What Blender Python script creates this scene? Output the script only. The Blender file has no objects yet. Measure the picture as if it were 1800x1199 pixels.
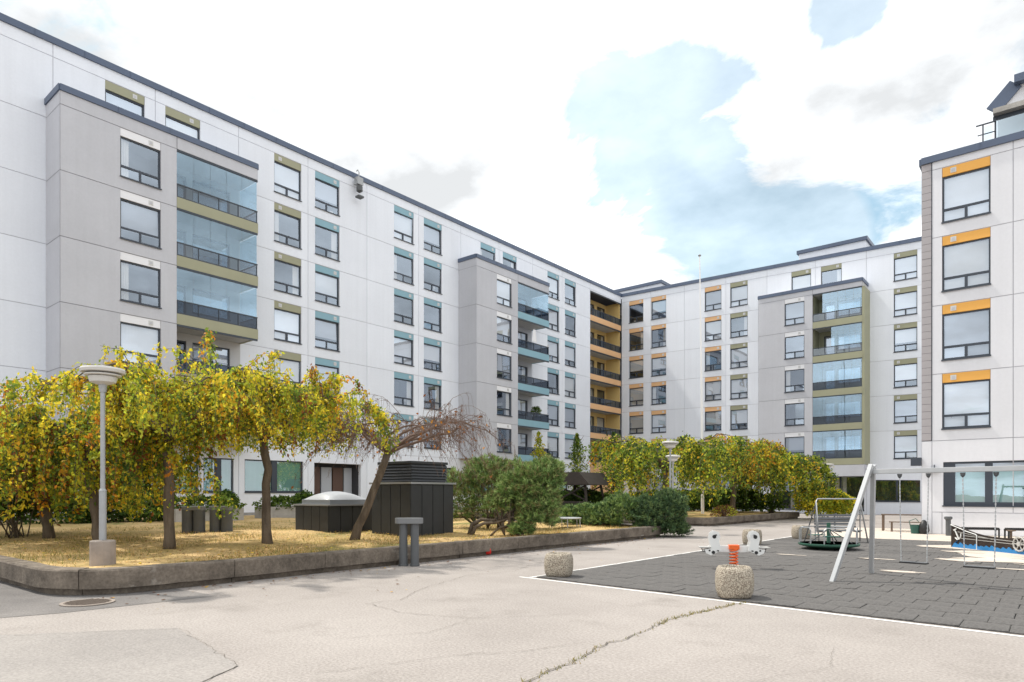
import bpy, bmesh, math, random
import numpy as np
from mathutils import Vector, Matrix
R = math.radians
random.seed(7)
scene = bpy.context.scene
COL = scene.collection

# ------------------------------------------------------------------ camera
cam_d = bpy.data.cameras.new('camera')
cam = bpy.data.objects.new('camera', cam_d); COL.objects.link(cam)
cam.location = (0, 0, 1.65)
cam.rotation_euler = (R(90), 0, R(39.42))
cam_d.sensor_width = 36; cam_d.lens = 23.6; cam_d.shift_y = 0.1492
cam_d.clip_start = 0.1; cam_d.clip_end = 3000
scene.camera = cam

# ------------------------------------------------------------------ world / sky
SUN_EL, SUN_AZ = 57.0, Vector((-0.985, -0.17, 0)).normalized()
world = bpy.data.worlds.new('World'); scene.world = world; world.use_nodes = True
nt = world.node_tree; nt.nodes.clear()
def N(t, typ, **kw):
    n = t.nodes.new(typ)
    for k, v in kw.items():
        if k.startswith('i_'): n.inputs[k[2:].replace('_', ' ')].default_value = v
        else: setattr(n, k, v)
    return n
def math_node(t, op, a, b=None, c=None, clamp=False):
    n = t.nodes.new('ShaderNodeMath'); n.operation = op; n.use_clamp = clamp
    for i, v in enumerate((a, b, c)):
        if v is None: continue
        if isinstance(v, (int, float)): n.inputs[i].default_value = v
        else: t.links.new(v, n.inputs[i])
    return n.outputs[0]
out = N(nt, 'ShaderNodeOutputWorld')
sky = N(nt, 'ShaderNodeTexSky', sky_type='NISHITA', sun_disc=False, sun_elevation=R(SUN_EL),
        sun_rotation=math.atan2(SUN_AZ.x, SUN_AZ.y), air_density=1.0, dust_density=1.2, ozone_density=1.4)
bg_sky = N(nt, 'ShaderNodeBackground', i_Strength=0.15)
tint = N(nt, 'ShaderNodeVectorMath', operation='MULTIPLY'); tint.inputs[1].default_value = (0.70, 1.0, 0.88)
nt.links.new(sky.outputs[0], tint.inputs[0]); nt.links.new(tint.outputs[0], bg_sky.inputs[0])
tc = N(nt, 'ShaderNodeTexCoord')
sep = N(nt, 'ShaderNodeSeparateXYZ'); nt.links.new(tc.outputs['Generated'], sep.inputs[0])
zz = math_node(nt, 'MAXIMUM', math_node(nt, 'ADD', sep.outputs[2], 0.22), 0.05)
comb = N(nt, 'ShaderNodeCombineXYZ')
nt.links.new(math_node(nt, 'DIVIDE', sep.outputs[0], zz), comb.inputs[0])
nt.links.new(math_node(nt, 'DIVIDE', sep.outputs[1], zz), comb.inputs[1])
n1 = N(nt, 'ShaderNodeTexNoise', i_Scale=2.6, i_Detail=12.0, i_Roughness=0.62, i_Distortion=0.5)
n2 = N(nt, 'ShaderNodeTexNoise', i_Scale=1.9, i_Detail=8.0, i_Roughness=0.55)
mpw = N(nt, 'ShaderNodeMapping'); mpw.inputs['Location'].default_value = (21.3, -3.7, 0.0); nt.links.new(comb.outputs[0], mpw.inputs[0])
nt.links.new(mpw.outputs[0], n1.inputs['Vector']); nt.links.new(mpw.outputs[0], n2.inputs['Vector'])
def hole(d, rad):
    d = Vector(d).normalized()
    dp = N(nt, 'ShaderNodeVectorMath', operation='DISTANCE'); dp.inputs[1].default_value = d
    nt.links.new(tc.outputs['Generated'], dp.inputs[0])
    return math_node(nt, 'SUBTRACT', 1.0, math_node(nt, 'DIVIDE', dp.outputs['Value'], rad), clamp=True)
h_sum = hole((-0.478, 0.902, 0.575), 0.155)
for d, rad in (((-0.42, 0.95, 0.49), 0.11), ((-0.40, 0.97, 0.40), 0.12), ((-0.32, 1.03, 0.36), 0.12), ((-0.245, 1.09, 0.73), 0.06)):
    h_sum = math_node(nt, 'MAXIMUM', h_sum, hole(d, rad))
cover = math_node(nt, 'SUBTRACT', math_node(nt, 'ADD', n1.outputs[0], 0.07), math_node(nt, 'MULTIPLY', h_sum, 0.44))
mr = N(nt, 'ShaderNodeMapRange', interpolation_type='SMOOTHSTEP'); mr.inputs[1].default_value = 0.33; mr.inputs[2].default_value = 0.50
mr.inputs[3].default_value = 0.22; mr.inputs[4].default_value = 1.0
nt.links.new(cover, mr.inputs[0])
mr2 = N(nt, 'ShaderNodeMapRange'); mr2.inputs[1].default_value = 0.36; mr2.inputs[2].default_value = 0.64
mr2.inputs[3].default_value = 0.64; mr2.inputs[4].default_value = 1.44
nt.links.new(n2.outputs[0], mr2.inputs[0])
bg_cl = N(nt, 'ShaderNodeBackground'); bg_cl.inputs[0].default_value = (0.955, 0.98, 1.0, 1)
nt.links.new(mr2.outputs[0], bg_cl.inputs[1])
mixw = N(nt, 'ShaderNodeMixShader')
thin = math_node(nt, 'MULTIPLY', math_node(nt, 'MULTIPLY', h_sum, 5.0, clamp=True), 0.46)   # thin high haze in the openings
nt.links.new(math_node(nt, 'MAXIMUM', mr.outputs[0], thin), mixw.inputs[0]); nt.links.new(bg_sky.outputs[0], mixw.inputs[1]); nt.links.new(bg_cl.outputs[0], mixw.inputs[2])
nt.links.new(mixw.outputs[0], out.inputs[0])

# ------------------------------------------------------------------ sun, exposure
sl = bpy.data.lights.new('sun', 'SUN'); sl.energy = 3.0; sl.angle = R(2.2); sl.color = (1.0, 0.95, 0.86)
so = bpy.data.objects.new('sun', sl); COL.objects.link(so); so.location = (-30, -5, 60)
tow = SUN_AZ * math.cos(R(SUN_EL)) + Vector((0, 0, math.sin(R(SUN_EL))))
so.rotation_euler = (-tow).to_track_quat('-Z', 'Y').to_euler()
vs = scene.view_settings
vs.view_transform = 'Standard'; vs.look = 'None'; vs.exposure = 0.43; vs.gamma = 1.0; vs.use_curve_mapping = False
scene.cycles.use_denoising = True
scene.cycles.max_bounces = 8; scene.cycles.transparent_max_bounces = 24
scene.cycles.caustics_reflective = False; scene.cycles.caustics_refractive = False

# ------------------------------------------------------------------ materials
MATS = {}
def mat(name, color, rough=0.7, metal=0.0, noise=None, bump=None, spec=0.5, grain=None, streak=None):
    """noise=(scale, amount): broad tint variation; grain=(scale, amount): fine variation; bump=(scale, strength)"""
    m = bpy.data.materials.new(name); m.use_nodes = True; t = m.node_tree
    b = t.nodes['Principled BSDF']
    b.inputs['Roughness'].default_value = rough; b.inputs['Metallic'].default_value = metal
    b.inputs['Specular IOR Level'].default_value = spec
    col = None
    co = N(t, 'ShaderNodeTexCoord')
    rgb = N(t, 'ShaderNodeRGB'); rgb.outputs[0].default_value = (*color, 1); col = rgb.outputs[0]
    for nz in (noise, grain):
        if nz:
            n = N(t, 'ShaderNodeTexNoise', i_Scale=nz[0], i_Detail=6.0, i_Roughness=0.6)
            t.links.new(co.outputs['Object'], n.inputs['Vector'])
            r = N(t, 'ShaderNodeMapRange'); r.inputs[1].default_value = 0.3; r.inputs[2].default_value = 0.7
            r.inputs[3].default_value = 1 - nz[1]; r.inputs[4].default_value = 1 + nz[1]
            t.links.new(n.outputs[0], r.inputs[0])
            mx = N(t, 'ShaderNodeVectorMath', operation='SCALE')
            t.links.new(col, mx.inputs[0]); t.links.new(r.outputs[0], mx.inputs['Scale']); col = mx.outputs[0]
    if streak:   # faint vertical rain marks and panel-to-panel tone differences
        mp = N(t, 'ShaderNodeMapping'); mp.inputs['Scale'].default_value = (3.2, 3.2, 0.12); t.links.new(co.outputs['Object'], mp.inputs[0])
        n = N(t, 'ShaderNodeTexNoise', i_Scale=1.0, i_Detail=7.0, i_Roughness=0.65); t.links.new(mp.outputs[0], n.inputs['Vector'])
        r = N(t, 'ShaderNodeMapRange'); r.inputs[1].default_value = 0.42; r.inputs[2].default_value = 0.75; r.inputs[3].default_value = 1.0; r.inputs[4].default_value = 1-streak
        t.links.new(n.outputs[0], r.inputs[0]); oi = N(t, 'ShaderNodeObjectInfo')
        k_ = math_node(t, 'MULTIPLY', r.outputs[0], math_node(t, 'ADD', 0.965, math_node(t, 'MULTIPLY', oi.outputs['Random'], 0.05)))
        mx = N(t, 'ShaderNodeVectorMath', operation='SCALE'); t.links.new(col, mx.inputs[0]); t.links.new(k_, mx.inputs['Scale']); col = mx.outputs[0]
    t.links.new(col, b.inputs['Base Color'])
    if bump:
        n = N(t, 'ShaderNodeTexNoise', i_Scale=bump[0], i_Detail=4.0)
        t.links.new(co.outputs['Object'], n.inputs['Vector'])
        bp = N(t, 'ShaderNodeBump', i_Strength=bump[1], i_Distance=0.02)
        t.links.new(n.outputs[0], bp.inputs['Height']); t.links.new(bp.outputs[0], b.inputs['Normal'])
    MATS[name] = m; return m
def two_tone(name, c1, c2, scale, lo, hi, rough=0.9, bump=None, grain=None, c3=None, s3=None, stretch=None, voronoi=None):
    m = bpy.data.materials.new(name); m.use_nodes = True; t = m.node_tree; b = t.nodes['Principled BSDF']
    b.inputs['Roughness'].default_value = rough; b.inputs['Specular IOR Level'].default_value = 0.3
    co = N(t, 'ShaderNodeTexCoord'); vec = co.outputs['Object']
    if stretch:
        mp = N(t, 'ShaderNodeMapping'); mp.inputs['Scale'].default_value = stretch
        t.links.new(vec, mp.inputs[0]); vec = mp.outputs[0]
    def ramp(v, a, c, lo, hi):
        r = N(t, 'ShaderNodeMapRange'); r.inputs[1].default_value = lo; r.inputs[2].default_value = hi
        t.links.new(v, r.inputs[0])
        mx = N(t, 'ShaderNodeMix', data_type='RGBA'); t.links.new(r.outputs[0], mx.inputs[0])
        for i, q in ((6, a), (7, c)):
            if isinstance(q, tuple): mx.inputs[i].default_value = (*q, 1)
            else: t.links.new(q, mx.inputs[i])
        return mx.outputs[2]
    if voronoi:
        n = N(t, 'ShaderNodeTexVoronoi', i_Scale=scale); t.links.new(vec, n.inputs['Vector']); v = n.outputs['Distance']
    else:
        n = N(t, 'ShaderNodeTexNoise', i_Scale=scale, i_Detail=8.0, i_Roughness=0.62); t.links.new(vec, n.inputs['Vector']); v = n.outputs[0]
    col = ramp(v, c1, c2, lo, hi)
    if c3:
        n3 = N(t, 'ShaderNodeTexNoise', i_Scale=s3[0], i_Detail=6.0, i_Roughness=0.65); t.links.new(vec, n3.inputs['Vector'])
        col = ramp(n3.outputs[0], col, c3, s3[1], s3[2])
    if grain:
        n4 = N(t, 'ShaderNodeTexNoise', i_Scale=grain[0], i_Detail=3.0); t.links.new(co.outputs['Object'], n4.inputs['Vector'])
        r = N(t, 'ShaderNodeMapRange'); r.inputs[1].default_value = 0.3; r.inputs[2].default_value = 0.7
        r.inputs[3].default_value = 1 - grain[1]; r.inputs[4].default_value = 1 + grain[1]; t.links.new(n4.outputs[0], r.inputs[0])
        mx = N(t, 'ShaderNodeVectorMath', operation='SCALE'); t.links.new(col, mx.inputs[0]); t.links.new(r.outputs[0], mx.inputs['Scale']); col = mx.outputs[0]
    t.links.new(col, b.inputs['Base Color'])
    if bump:
        nb = N(t, 'ShaderNodeTexNoise', i_Scale=bump[0], i_Detail=5.0); t.links.new(co.outputs['Object'], nb.inputs['Vector'])
        bp = N(t, 'ShaderNodeBump', i_Strength=bump[1], i_Distance=0.02); t.links.new(nb.outputs[0], bp.inputs['Height']); t.links.new(bp.outputs[0], b.inputs['Normal'])
    MATS[name] = m; return m
def glass(name, tint, f0=0.2, rough=0.0, trans=(1, 1, 1)):
    m = bpy.data.materials.new(name); m.use_nodes = True; t = m.node_tree; t.nodes.clear()
    o = N(t, 'ShaderNodeOutputMaterial'); mx = N(t, 'ShaderNodeMixShader'); lw = N(t, 'ShaderNodeLayerWeight', i_Blend=0.5)
    fac = math_node(t, 'ADD', f0, math_node(t, 'MULTIPLY', 1.0-f0, math_node(t, 'POWER', lw.outputs['Facing'], 5.0)))
    g = N(t, 'ShaderNodeBsdfGlossy', i_Roughness=rough); g.inputs[0].default_value = (*tint, 1)
    tr = N(t, 'ShaderNodeBsdfTransparent'); tr.inputs[0].default_value = (*trans, 1)
    nz = N(t, 'ShaderNodeTexNoise', i_Scale=1.3, i_Detail=1.0); co = N(t, 'ShaderNodeTexCoord'); t.links.new(co.outputs['Object'], nz.inputs['Vector'])
    bp = N(t, 'ShaderNodeBump', i_Strength=0.05, i_Distance=0.02); t.links.new(nz.outputs[0], bp.inputs['Height']); t.links.new(bp.outputs[0], g.inputs['Normal'])
    t.links.new(fac, mx.inputs[0]); t.links.new(tr.outputs[0], mx.inputs[1]); t.links.new(g.outputs[0], mx.inputs[2]); t.links.new(mx.outputs[0], o.inputs[0])
    MATS[name] = m; return m
def leaf_mat(name, transl=0.35):
    m = bpy.data.materials.new(name); m.use_nodes = True; t = m.node_tree; t.nodes.clear()
    o = N(t, 'ShaderNodeOutputMaterial'); a = N(t, 'ShaderNodeAttribute', attribute_name='leafcol')
    d = N(t, 'ShaderNodeBsdfPrincipled', i_Roughness=0.6); d.inputs['Specular IOR Level'].default_value = 0.25
    tr = N(t, 'ShaderNodeBsdfTranslucent'); mx = N(t, 'ShaderNodeMixShader', i_Fac=transl)
    t.links.new(a.outputs['Color'], d.inputs['Base Color']); t.links.new(a.outputs['Color'], tr.inputs[0])
    t.links.new(d.outputs[0], mx.inputs[1]); t.links.new(tr.outputs[0], mx.inputs[2]); t.links.new(mx.outputs[0], o.inputs[0])
    MATS[name] = m; return m

mat('white_wall', (0.80, 0.83, 0.89), 0.85, noise=(0.35, 0.03), grain=(9, 0.02), streak=0.045)
mat('grey_wall', (0.535, 0.54, 0.575), 0.85, noise=(0.4, 0.05), grain=(9, 0.025), streak=0.05)
mat('warm_wall', (0.745, 0.75, 0.785), 0.85, noise=(0.35, 0.025), grain=(9, 0.02), streak=0.04)
mat('joint', (0.52, 0.52, 0.55), 0.9)
mat('joint_grey', (0.30, 0.30, 0.33), 0.9)
mat('white_board', (0.80, 0.80, 0.82), 0.5)
mat('olive', (0.335, 0.33, 0.22), 0.6, noise=(0.8, 0.04))
mat('blue', (0.235, 0.41, 0.485), 0.55, noise=(0.8, 0.04))
mat('orange', (0.76, 0.46, 0.235), 0.6, noise=(0.8, 0.04))
mat('bright_orange', (0.84, 0.43, 0.09), 0.6, noise=(0.8, 0.03))
mat('yellow_wall', (0.70, 0.50, 0.20), 0.7)
mat('frame_dark', (0.040, 0.050, 0.068), 0.4)
mat('roof_metal', (0.085, 0.115, 0.18), 0.45, noise=(0.5, 0.08))
mat('cladding', (0.40, 0.375, 0.385), 0.7, noise=(1.5, 0.05))
mat('plinth', (0.30, 0.30, 0.30), 0.9, noise=(2, 0.2))
mat('roof_grey', (0.14, 0.14, 0.15), 0.9)
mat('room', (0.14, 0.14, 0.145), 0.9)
mat('room_dark', (0.05, 0.05, 0.055), 0.9)
mat('blind_white', (0.82, 0.83, 0.84), 0.8)
mat('blind_cream', (0.74, 0.72, 0.68), 0.8)
mat('blind_grey', (0.42, 0.44, 0.48), 0.8)
mat('blind_teal', (0.22, 0.50, 0.42), 0.8, noise=(1.2, 0.06))
mat('vent_white', (0.62, 0.62, 0.60), 0.5)
mat('rail_dark', (0.035, 0.045, 0.06), 0.4)
mat('ceiling', (0.55, 0.55, 0.55), 0.9)
glass('window_glass', (0.76, 0.87, 1.0), 0.36)
glass('balcony_glass', (0.72, 0.87, 1.0), 0.22, trans=(0.80, 0.89, 0.93))
glass('rail_glass', (0.75, 0.85, 1.0), 0.07, trans=(0.16, 0.19, 0.23))
glass('rail_glass_light', (0.85, 0.92, 1.0), 0.14, trans=(0.45, 0.50, 0.55))
two_tone('asphalt', (0.295, 0.266, 0.246), (0.365, 0.332, 0.308), 0.35, 0.35, 0.65, 0.95, bump=(60, 0.4), grain=(34, 0.20), c3=(0.25, 0.225, 0.205), s3=(0.9, 0.55, 0.80))
two_tone('asphalt_dark', (0.15, 0.14, 0.135), (0.22, 0.205, 0.195), 0.8, 0.35, 0.65, 0.95, bump=(60, 0.4), grain=(38, 0.18))
two_tone('asphalt_mid', (0.27, 0.25, 0.235), (0.33, 0.305, 0.285), 0.5, 0.35, 0.65, 0.95, bump=(60, 0.4), grain=(38, 0.16))
two_tone('rubber_tile', (0.098, 0.094, 0.091), (0.145, 0.137, 0.131), 0.9, 0.35, 0.65, 0.95, bump=(45, 0.5), grain=(30, 0.25), c3=(0.36, 0.32, 0.28), s3=(0.8, 0.60, 0.85), stretch=(0.5, 1.8, 1))
two_tone('sand', (0.52, 0.45, 0.38), (0.62, 0.55, 0.48), 0.9, 0.3, 0.7, 0.95, bump=(40, 0.4), grain=(25, 0.12))
two_tone('lawn', (0.58, 0.40, 0.19), (0.40, 0.29, 0.11), 0.55, 0.38, 0.62, 0.95, bump=(25, 0.9), grain=(14, 0.22), c3=(0.10, 0.13, 0.03), s3=(0.35, 0.55, 0.68))
two_tone('kerb_concrete', (0.215, 0.18, 0.145), (0.10, 0.083, 0.067), 1.9, 0.36, 0.64, 0.95, bump=(30, 0.5), grain=(20, 0.2), c3=(0.36, 0.33, 0.29), s3=(2.4, 0.62, 0.76))
two_tone('aggregate', (0.46, 0.41, 0.33), (0.22, 0.18, 0.14), 60, 0.36, 0.70, 0.9, bump=(55, 0.8), grain=(40, 0.35), voronoi=True)
mat('concrete', (0.36, 0.345, 0.32), 0.9, noise=(3, 0.18), bump=(30, 0.3))
mat('concrete_warm', (0.30, 0.255, 0.22), 0.9, noise=(3, 0.2), bump=(30, 0.3))
mat('soil', (0.05, 0.04, 0.03), 1.0, bump=(30, 0.8))
mat('crack', (0.13, 0.115, 0.095), 1.0)
mat('white_paint', (0.74, 0.73, 0.71), 0.8, noise=(3, 0.14))
mat('cast_iron', (0.13, 0.10, 0.08), 0.75, bump=(40, 0.4))
two_tone('bark', (0.085, 0.065, 0.048), (0.17, 0.135, 0.10), 6, 0.35, 0.65, 0.95, bump=(22, 0.9), stretch=(1, 1, 0.25))
two_tone('bark_young', (0.10, 0.078, 0.055), (0.17, 0.135, 0.10), 8, 0.35, 0.65, 0.9, bump=(25, 0.5), stretch=(1, 1, 0.3))
mat('twig', (0.17, 0.115, 0.09), 0.9)
mat('galvanised', (0.42, 0.43, 0.44), 0.42, 0.75, noise=(3, 0.08))
mat('steel_light', (0.46, 0.47, 0.48), 0.45, 0.3, noise=(4, 0.07))
mat('lamp_grey', (0.36, 0.37, 0.375), 0.5, 0.4, noise=(4, 0.1))
mat('lamp_white', (0.60, 0.585, 0.555), 0.5)
mat('cladding_dark', (0.026, 0.029, 0.033), 0.5, noise=(1.5, 0.15))
mat('cap_steel', (0.36, 0.37, 0.385), 0.35, 0.5)
mat('dome', (0.40, 0.41, 0.42), 0.35)
mat('vent_grey', (0.095, 0.10, 0.105), 0.6, noise=(3, 0.12))
mat('vent_cap', (0.18, 0.185, 0.19), 0.6)
mat('black', (0.015, 0.015, 0.016), 0.5)
mat('rubber', (0.02, 0.02, 0.02), 0.8)
mat('green_metal', (0.025, 0.10, 0.065), 0.4)
mat('slat_grey', (0.15, 0.155, 0.165), 0.6, noise=(6, 0.15))
mat('timber_dark', (0.030, 0.022, 0.017), 0.8, noise=(4, 0.25))
mat('timber_brown', (0.15, 0.105, 0.075), 0.8, noise=(4, 0.25))
mat('ship_brown', (0.028, 0.018, 0.014), 0.55, noise=(4, 0.3))
mat('wave_blue', (0.025, 0.19, 0.45), 0.45)
mat('line_grey', (0.45, 0.44, 0.42), 0.6)
mat('orange_metal', (0.85, 0.14, 0.02), 0.4)
mat('panel_white', (0.78, 0.78, 0.76), 0.4)
mat('red', (0.75, 0.03, 0.02), 0.4)
mat('pole_white', (0.80, 0.80, 0.80), 0.4)
mat('green_plastic', (0.02, 0.09, 0.07), 0.5)
mat('cloth_white', (0.80, 0.80, 0.82), 0.9)
mat('door_brown', (0.10, 0.055, 0.04), 0.6)
mat('trampoline_mat', (0.03, 0.03, 0.035), 0.7)
leaf_mat('leaf', 0.55); leaf_mat('needle', 0.12)

# ------------------------------------------------------------------ mesh helpers
class MB:
    def __init__(s): s.v = []; s.f = []; s.m = []
    def add(s, verts, faces, mi=0):
        o = len(s.v); s.v.extend(tuple(p) for p in verts)
        for f in faces: s.f.append(tuple(o + i for i in f)); s.m.append(mi)
        return s
    def box(s, x0, x1, y0, y1, z0, z1, mi=0):
        return s.add([(x0,y0,z0),(x1,y0,z0),(x1,y1,z0),(x0,y1,z0),(x0,y0,z1),(x1,y0,z1),(x1,y1,z1),(x0,y1,z1)],
              [(0,3,2,1),(4,5,6,7),(0,1,5,4),(1,2,6,5),(2,3,7,6),(3,0,4,7)], mi)
    def bar(s, a, b, w, h, mi=0, up=(0,0,1)):
        a, b = Vector(a), Vector(b); d = (b - a).normalized(); u = Vector(up)
        sd = d.cross(u)
        if sd.length < 1e-4: sd = d.cross(Vector((1,0,0)))
        sd.normalize(); u = sd.cross(d).normalized(); sd *= w/2; u *= h/2
        return s.add([a-sd-u,a+sd-u,a+sd+u,a-sd+u,b-sd-u,b+sd-u,b+sd+u,b-sd+u],
              [(0,1,2,3),(7,6,5,4),(0,4,5,1),(1,5,6,2),(2,6,7,3),(3,7,4,0)], mi)
    def tube(s, pts, rad, n=8, mi=0, cap=True):
        pts = [Vector(p) for p in pts]
        if not hasattr(rad, '__len__'): rad = [rad]*len(pts)
        o = len(s.v); prev = None
        for i, p in enumerate(pts):
            d = (pts[min(i+1, len(pts)-1)] - pts[max(i-1, 0)]); d = d.normalized() if d.length > 1e-9 else Vector((0,0,1))
            if prev is None:
                a = d.cross(Vector((0,0,1)));  a = d.cross(Vector((1,0,0))) if a.length < 1e-3 else a
            else: a = prev - d*prev.dot(d)
            a.normalize(); prev = a; b = d.cross(a)
            for k in range(n):
                t = 2*math.pi*k/n; s.v.append(tuple(p + (a*math.cos(t) + b*math.sin(t))*rad[i]))
        for i in range(len(pts)-1):
            for k in range(n):
                k2 = (k+1) % n
                s.f.append((o+i*n+k, o+(i+1)*n+k, o+(i+1)*n+k2, o+i*n+k2)[::-1]); s.m.append(mi)
        if cap:
            s.f.append(tuple(o+k for k in range(n))[::-1]); s.m.append(mi)
            e = o+(len(pts)-1)*n; s.f.append(tuple(e+k for k in range(n))); s.m.append(mi)
        return s
    def lathe(s, prof, n=24, c=(0,0,0), mi=0, sq=None, rot=0):
        """prof: (r, z) from bottom to top; sq: superellipse exponent for squared rounds"""
        o = len(s.v)
        for r, z in prof:
            for k in range(n):
                t = 2*math.pi*k/n + rot; q = 1.0
                if sq: q = 1.0/((abs(math.cos(t))**sq + abs(math.sin(t))**sq)**(1/sq))
                s.v.append((c[0]+r*q*math.cos(t), c[1]+r*q*math.sin(t), c[2]+z))
        for i in range(len(prof)-1):
            for k in range(n):
                k2 = (k+1) % n; s.f.append((o+i*n+k, o+i*n+k2, o+(i+1)*n+k2, o+(i+1)*n+k)); s.m.append(mi)
        if prof[0][0] > 1e-4: s.f.append(tuple(o+k for k in range(n))[::-1]); s.m.append(mi)
        if prof[-1][0] > 1e-4: s.f.append(tuple(o+(len(prof)-1)*n+k for k in range(n))); s.m.append(mi)
        return s
    def prism(s, poly, fn, mi=0):
        """poly: 2D outline (ccw); fn(u, v, side 0/1) -> 3D point"""
        n = len(poly); o = len(s.v)
        for sd in (0, 1): s.v.extend(tuple(fn(u, v, sd)) for u, v in poly)
        s.f.append(tuple(o+k for k in range(n))); s.m.append(mi)
        s.f.append(tuple(o+n+k for k in range(n))[::-1]); s.m.append(mi)
        for k in range(n):
            k2 = (k+1) % n; s.f.append((o+k, o+n+k, o+n+k2, o+k2)); s.m.append(mi)
        return s
    def mesh(s, name, mats, smooth=False, fix=False, bevel=0):
        me = bpy.data.meshes.new(name); me.from_pydata(s.v, [], s.f)
        for m in (mats if isinstance(mats, (list, tuple)) else [mats]): me.materials.append(MATS[m])
        if any(s.m): me.polygons.foreach_set('material_index', s.m)
        if smooth: me.polygons.foreach_set('use_smooth', [True]*len(me.polygons))
        if fix or bevel:
            bm = bmesh.new(); bm.from_mesh(me)
            if bevel:
                bmesh.ops.remove_doubles(bm, verts=bm.verts, dist=1e-5)
                bmesh.ops.bevel(bm, geom=[e for e in bm.edges if e.is_manifold and e.calc_face_angle(0) > 0.5], offset=bevel, segments=2, affect='EDGES', profile=0.6)
            bmesh.ops.recalc_face_normals(bm, faces=bm.faces); bm.to_mesh(me); bm.free()
        return me
    def build(s, name, mats, parent=None, loc=(0,0,0), rz=0, **kw):
        return link(name, s.mesh(name, mats, **kw), parent, loc, rz)
def link(name, me, parent=None, loc=(0,0,0), rz=0):
    o = bpy.data.objects.new(name, me); COL.objects.link(o); o.location = loc; o.rotation_euler[2] = rz
    if parent is not None: o.parent = parent
    return o
def tag(o, label, cat, group=None):
    o['label'] = label; o['category'] = cat
    if group: o['group'] = group
    return o
def thing(name, label, cat, loc=(0,0,0), rz=0, group=None):
    return tag(link(name, None, None, loc, rz), label, cat, group)
def structure(o): o['kind'] = 'structure'; return o
def copy_tree(o, parent=None):
    c = o.copy(); COL.objects.link(c); c.parent = parent
    for ch in [x for x in COL.objects if x.parent is o]: copy_tree(ch, c)
    return c
def np_mesh(name, verts, nper, material, cols=None):
    """many separate n-gons: verts array (k, nper, 3); cols (k, 3)"""
    k = len(verts); me = bpy.data.meshes.new(name)
    me.vertices.add(k*nper); me.vertices.foreach_set('co', np.asarray(verts, dtype=np.float32).ravel())
    me.loops.add(k*nper); me.loops.foreach_set('vertex_index', np.arange(k*nper, dtype=np.int32))
    me.polygons.add(k); me.polygons.foreach_set('loop_start', np.arange(0, k*nper, nper, dtype=np.int32))
    me.polygons.foreach_set('loop_total', np.full(k, nper, dtype=np.int32))
    me.materials.append(MATS[material])
    if cols is not None:
        at = me.color_attributes.new('leafcol', 'FLOAT_COLOR', 'POINT')
        c4 = np.ones((k, nper, 4), dtype=np.float32); c4[:, :, :3] = np.asarray(cols)[:, None, :]
        at.data.foreach_set('color', c4.ravel())
    me.update(); me.validate(); return me

# ------------------------------------------------------------------ ground
structure(MB().add([(-700,-700,0),(700,-700,0),(700,700,0),(-700,700,0)], [(0,1,2,3)]).build('ground', 'asphalt'))
GROUND = bpy.data.objects['ground']
def sheet(name, poly, z, m, parent=None):
    o = MB().add([(x, y, z) for x, y in poly], [tuple(range(len(poly)))]).build(name, m, parent)
    if parent is None: structure(o)
    return o
sheet('asphalt_patch', [(-34,-6),(-12.6,-6),(-11.2,1.6),(-10.7,3.2),(-10.55,5.35),(-11.9,5.3),(-34,5.3)], 0.004, 'asphalt_dark', GROUND)
sheet('asphalt_patch', [(-16,-6),(-3.5,-6),(-5.35,2.0),(-6.1,3.3),(-8.4,3.75),(-9.6,2.2),(-11.0,1.4)], 0.008, 'asphalt_mid', GROUND)
def crack(pts, w, seed, amp=0.05):
    rnd = random.Random(seed); P = []
    for (a, b) in zip(pts[:-1], pts[1:]):
        L = math.dist(a, b); n = max(2, int(L/0.09))
        for i in range(n):
            t = i/n; P.append((a[0]+(b[0]-a[0])*t + rnd.gauss(0, amp*0.35), a[1]+(b[1]-a[1])*t + rnd.gauss(0, amp*0.35)))
    P.append(pts[-1]); vs_, fs = [], []
    for i, p in enumerate(P):
        q = P[min(i+1, len(P)-1)]; r = P[max(i-1, 0)]; dx, dy = q[0]-r[0], q[1]-r[1]; L = math.hypot(dx, dy) or 1
        ww = w*rnd.uniform(0.35, 1.3)/2
        vs_ += [(p[0]-dy/L*ww, p[1]+dx/L*ww, 0.012), (p[0]+dy/L*ww, p[1]-dx/L*ww, 0.012)]
    for i in range(len(P)-1): fs.append((2*i, 2*i+1, 2*i+3, 2*i+2))
    MB().add(vs_, fs).build('crack', 'crack', GROUND)
    return P
main_crack = crack([(-3.75,10.02),(-3.9,9.0),(-4.0,8.1),(-3.85,7.0),(-3.85,6.2),(-3.7,5.4),(-3.62,4.2),(-3.5,3.2)], 0.015, 1)
crack([(-8.6,8.0),(-7.9,6.9),(-8.1,6.4),(-7.0,6.2)], 0.008, 2)
crack([(-7.0,6.2),(-6.1,6.5),(-5.6,7.0),(-5.2,7.6)], 0.007, 3)
crack([(-5.3,3.6),(-4.7,5.1),(-4.4,5.4),(-4.1,6.2)], 0.006, 4)
crack([(-9.5,12.2),(-9.0,11.0),(-9.3,9.9),(-8.6,8.0)], 0.007, 5)
crack([(-10.2,13.4),(-9.3,12.6),(-9.2,14.6)], 0.006, 6)
crack([(-2.2,5.7),(-1.7,6.8),(-1.9,7.7)], 0.003, 7)
crack([(-9.4,2.3),(-8.3,3.75),(-6.1,3.3),(-5.3,2.0)], 0.005, 8)
crack([(-6.4,4.6),(-5.8,5.5),(-6.0,6.4)], 0.006, 9)
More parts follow.
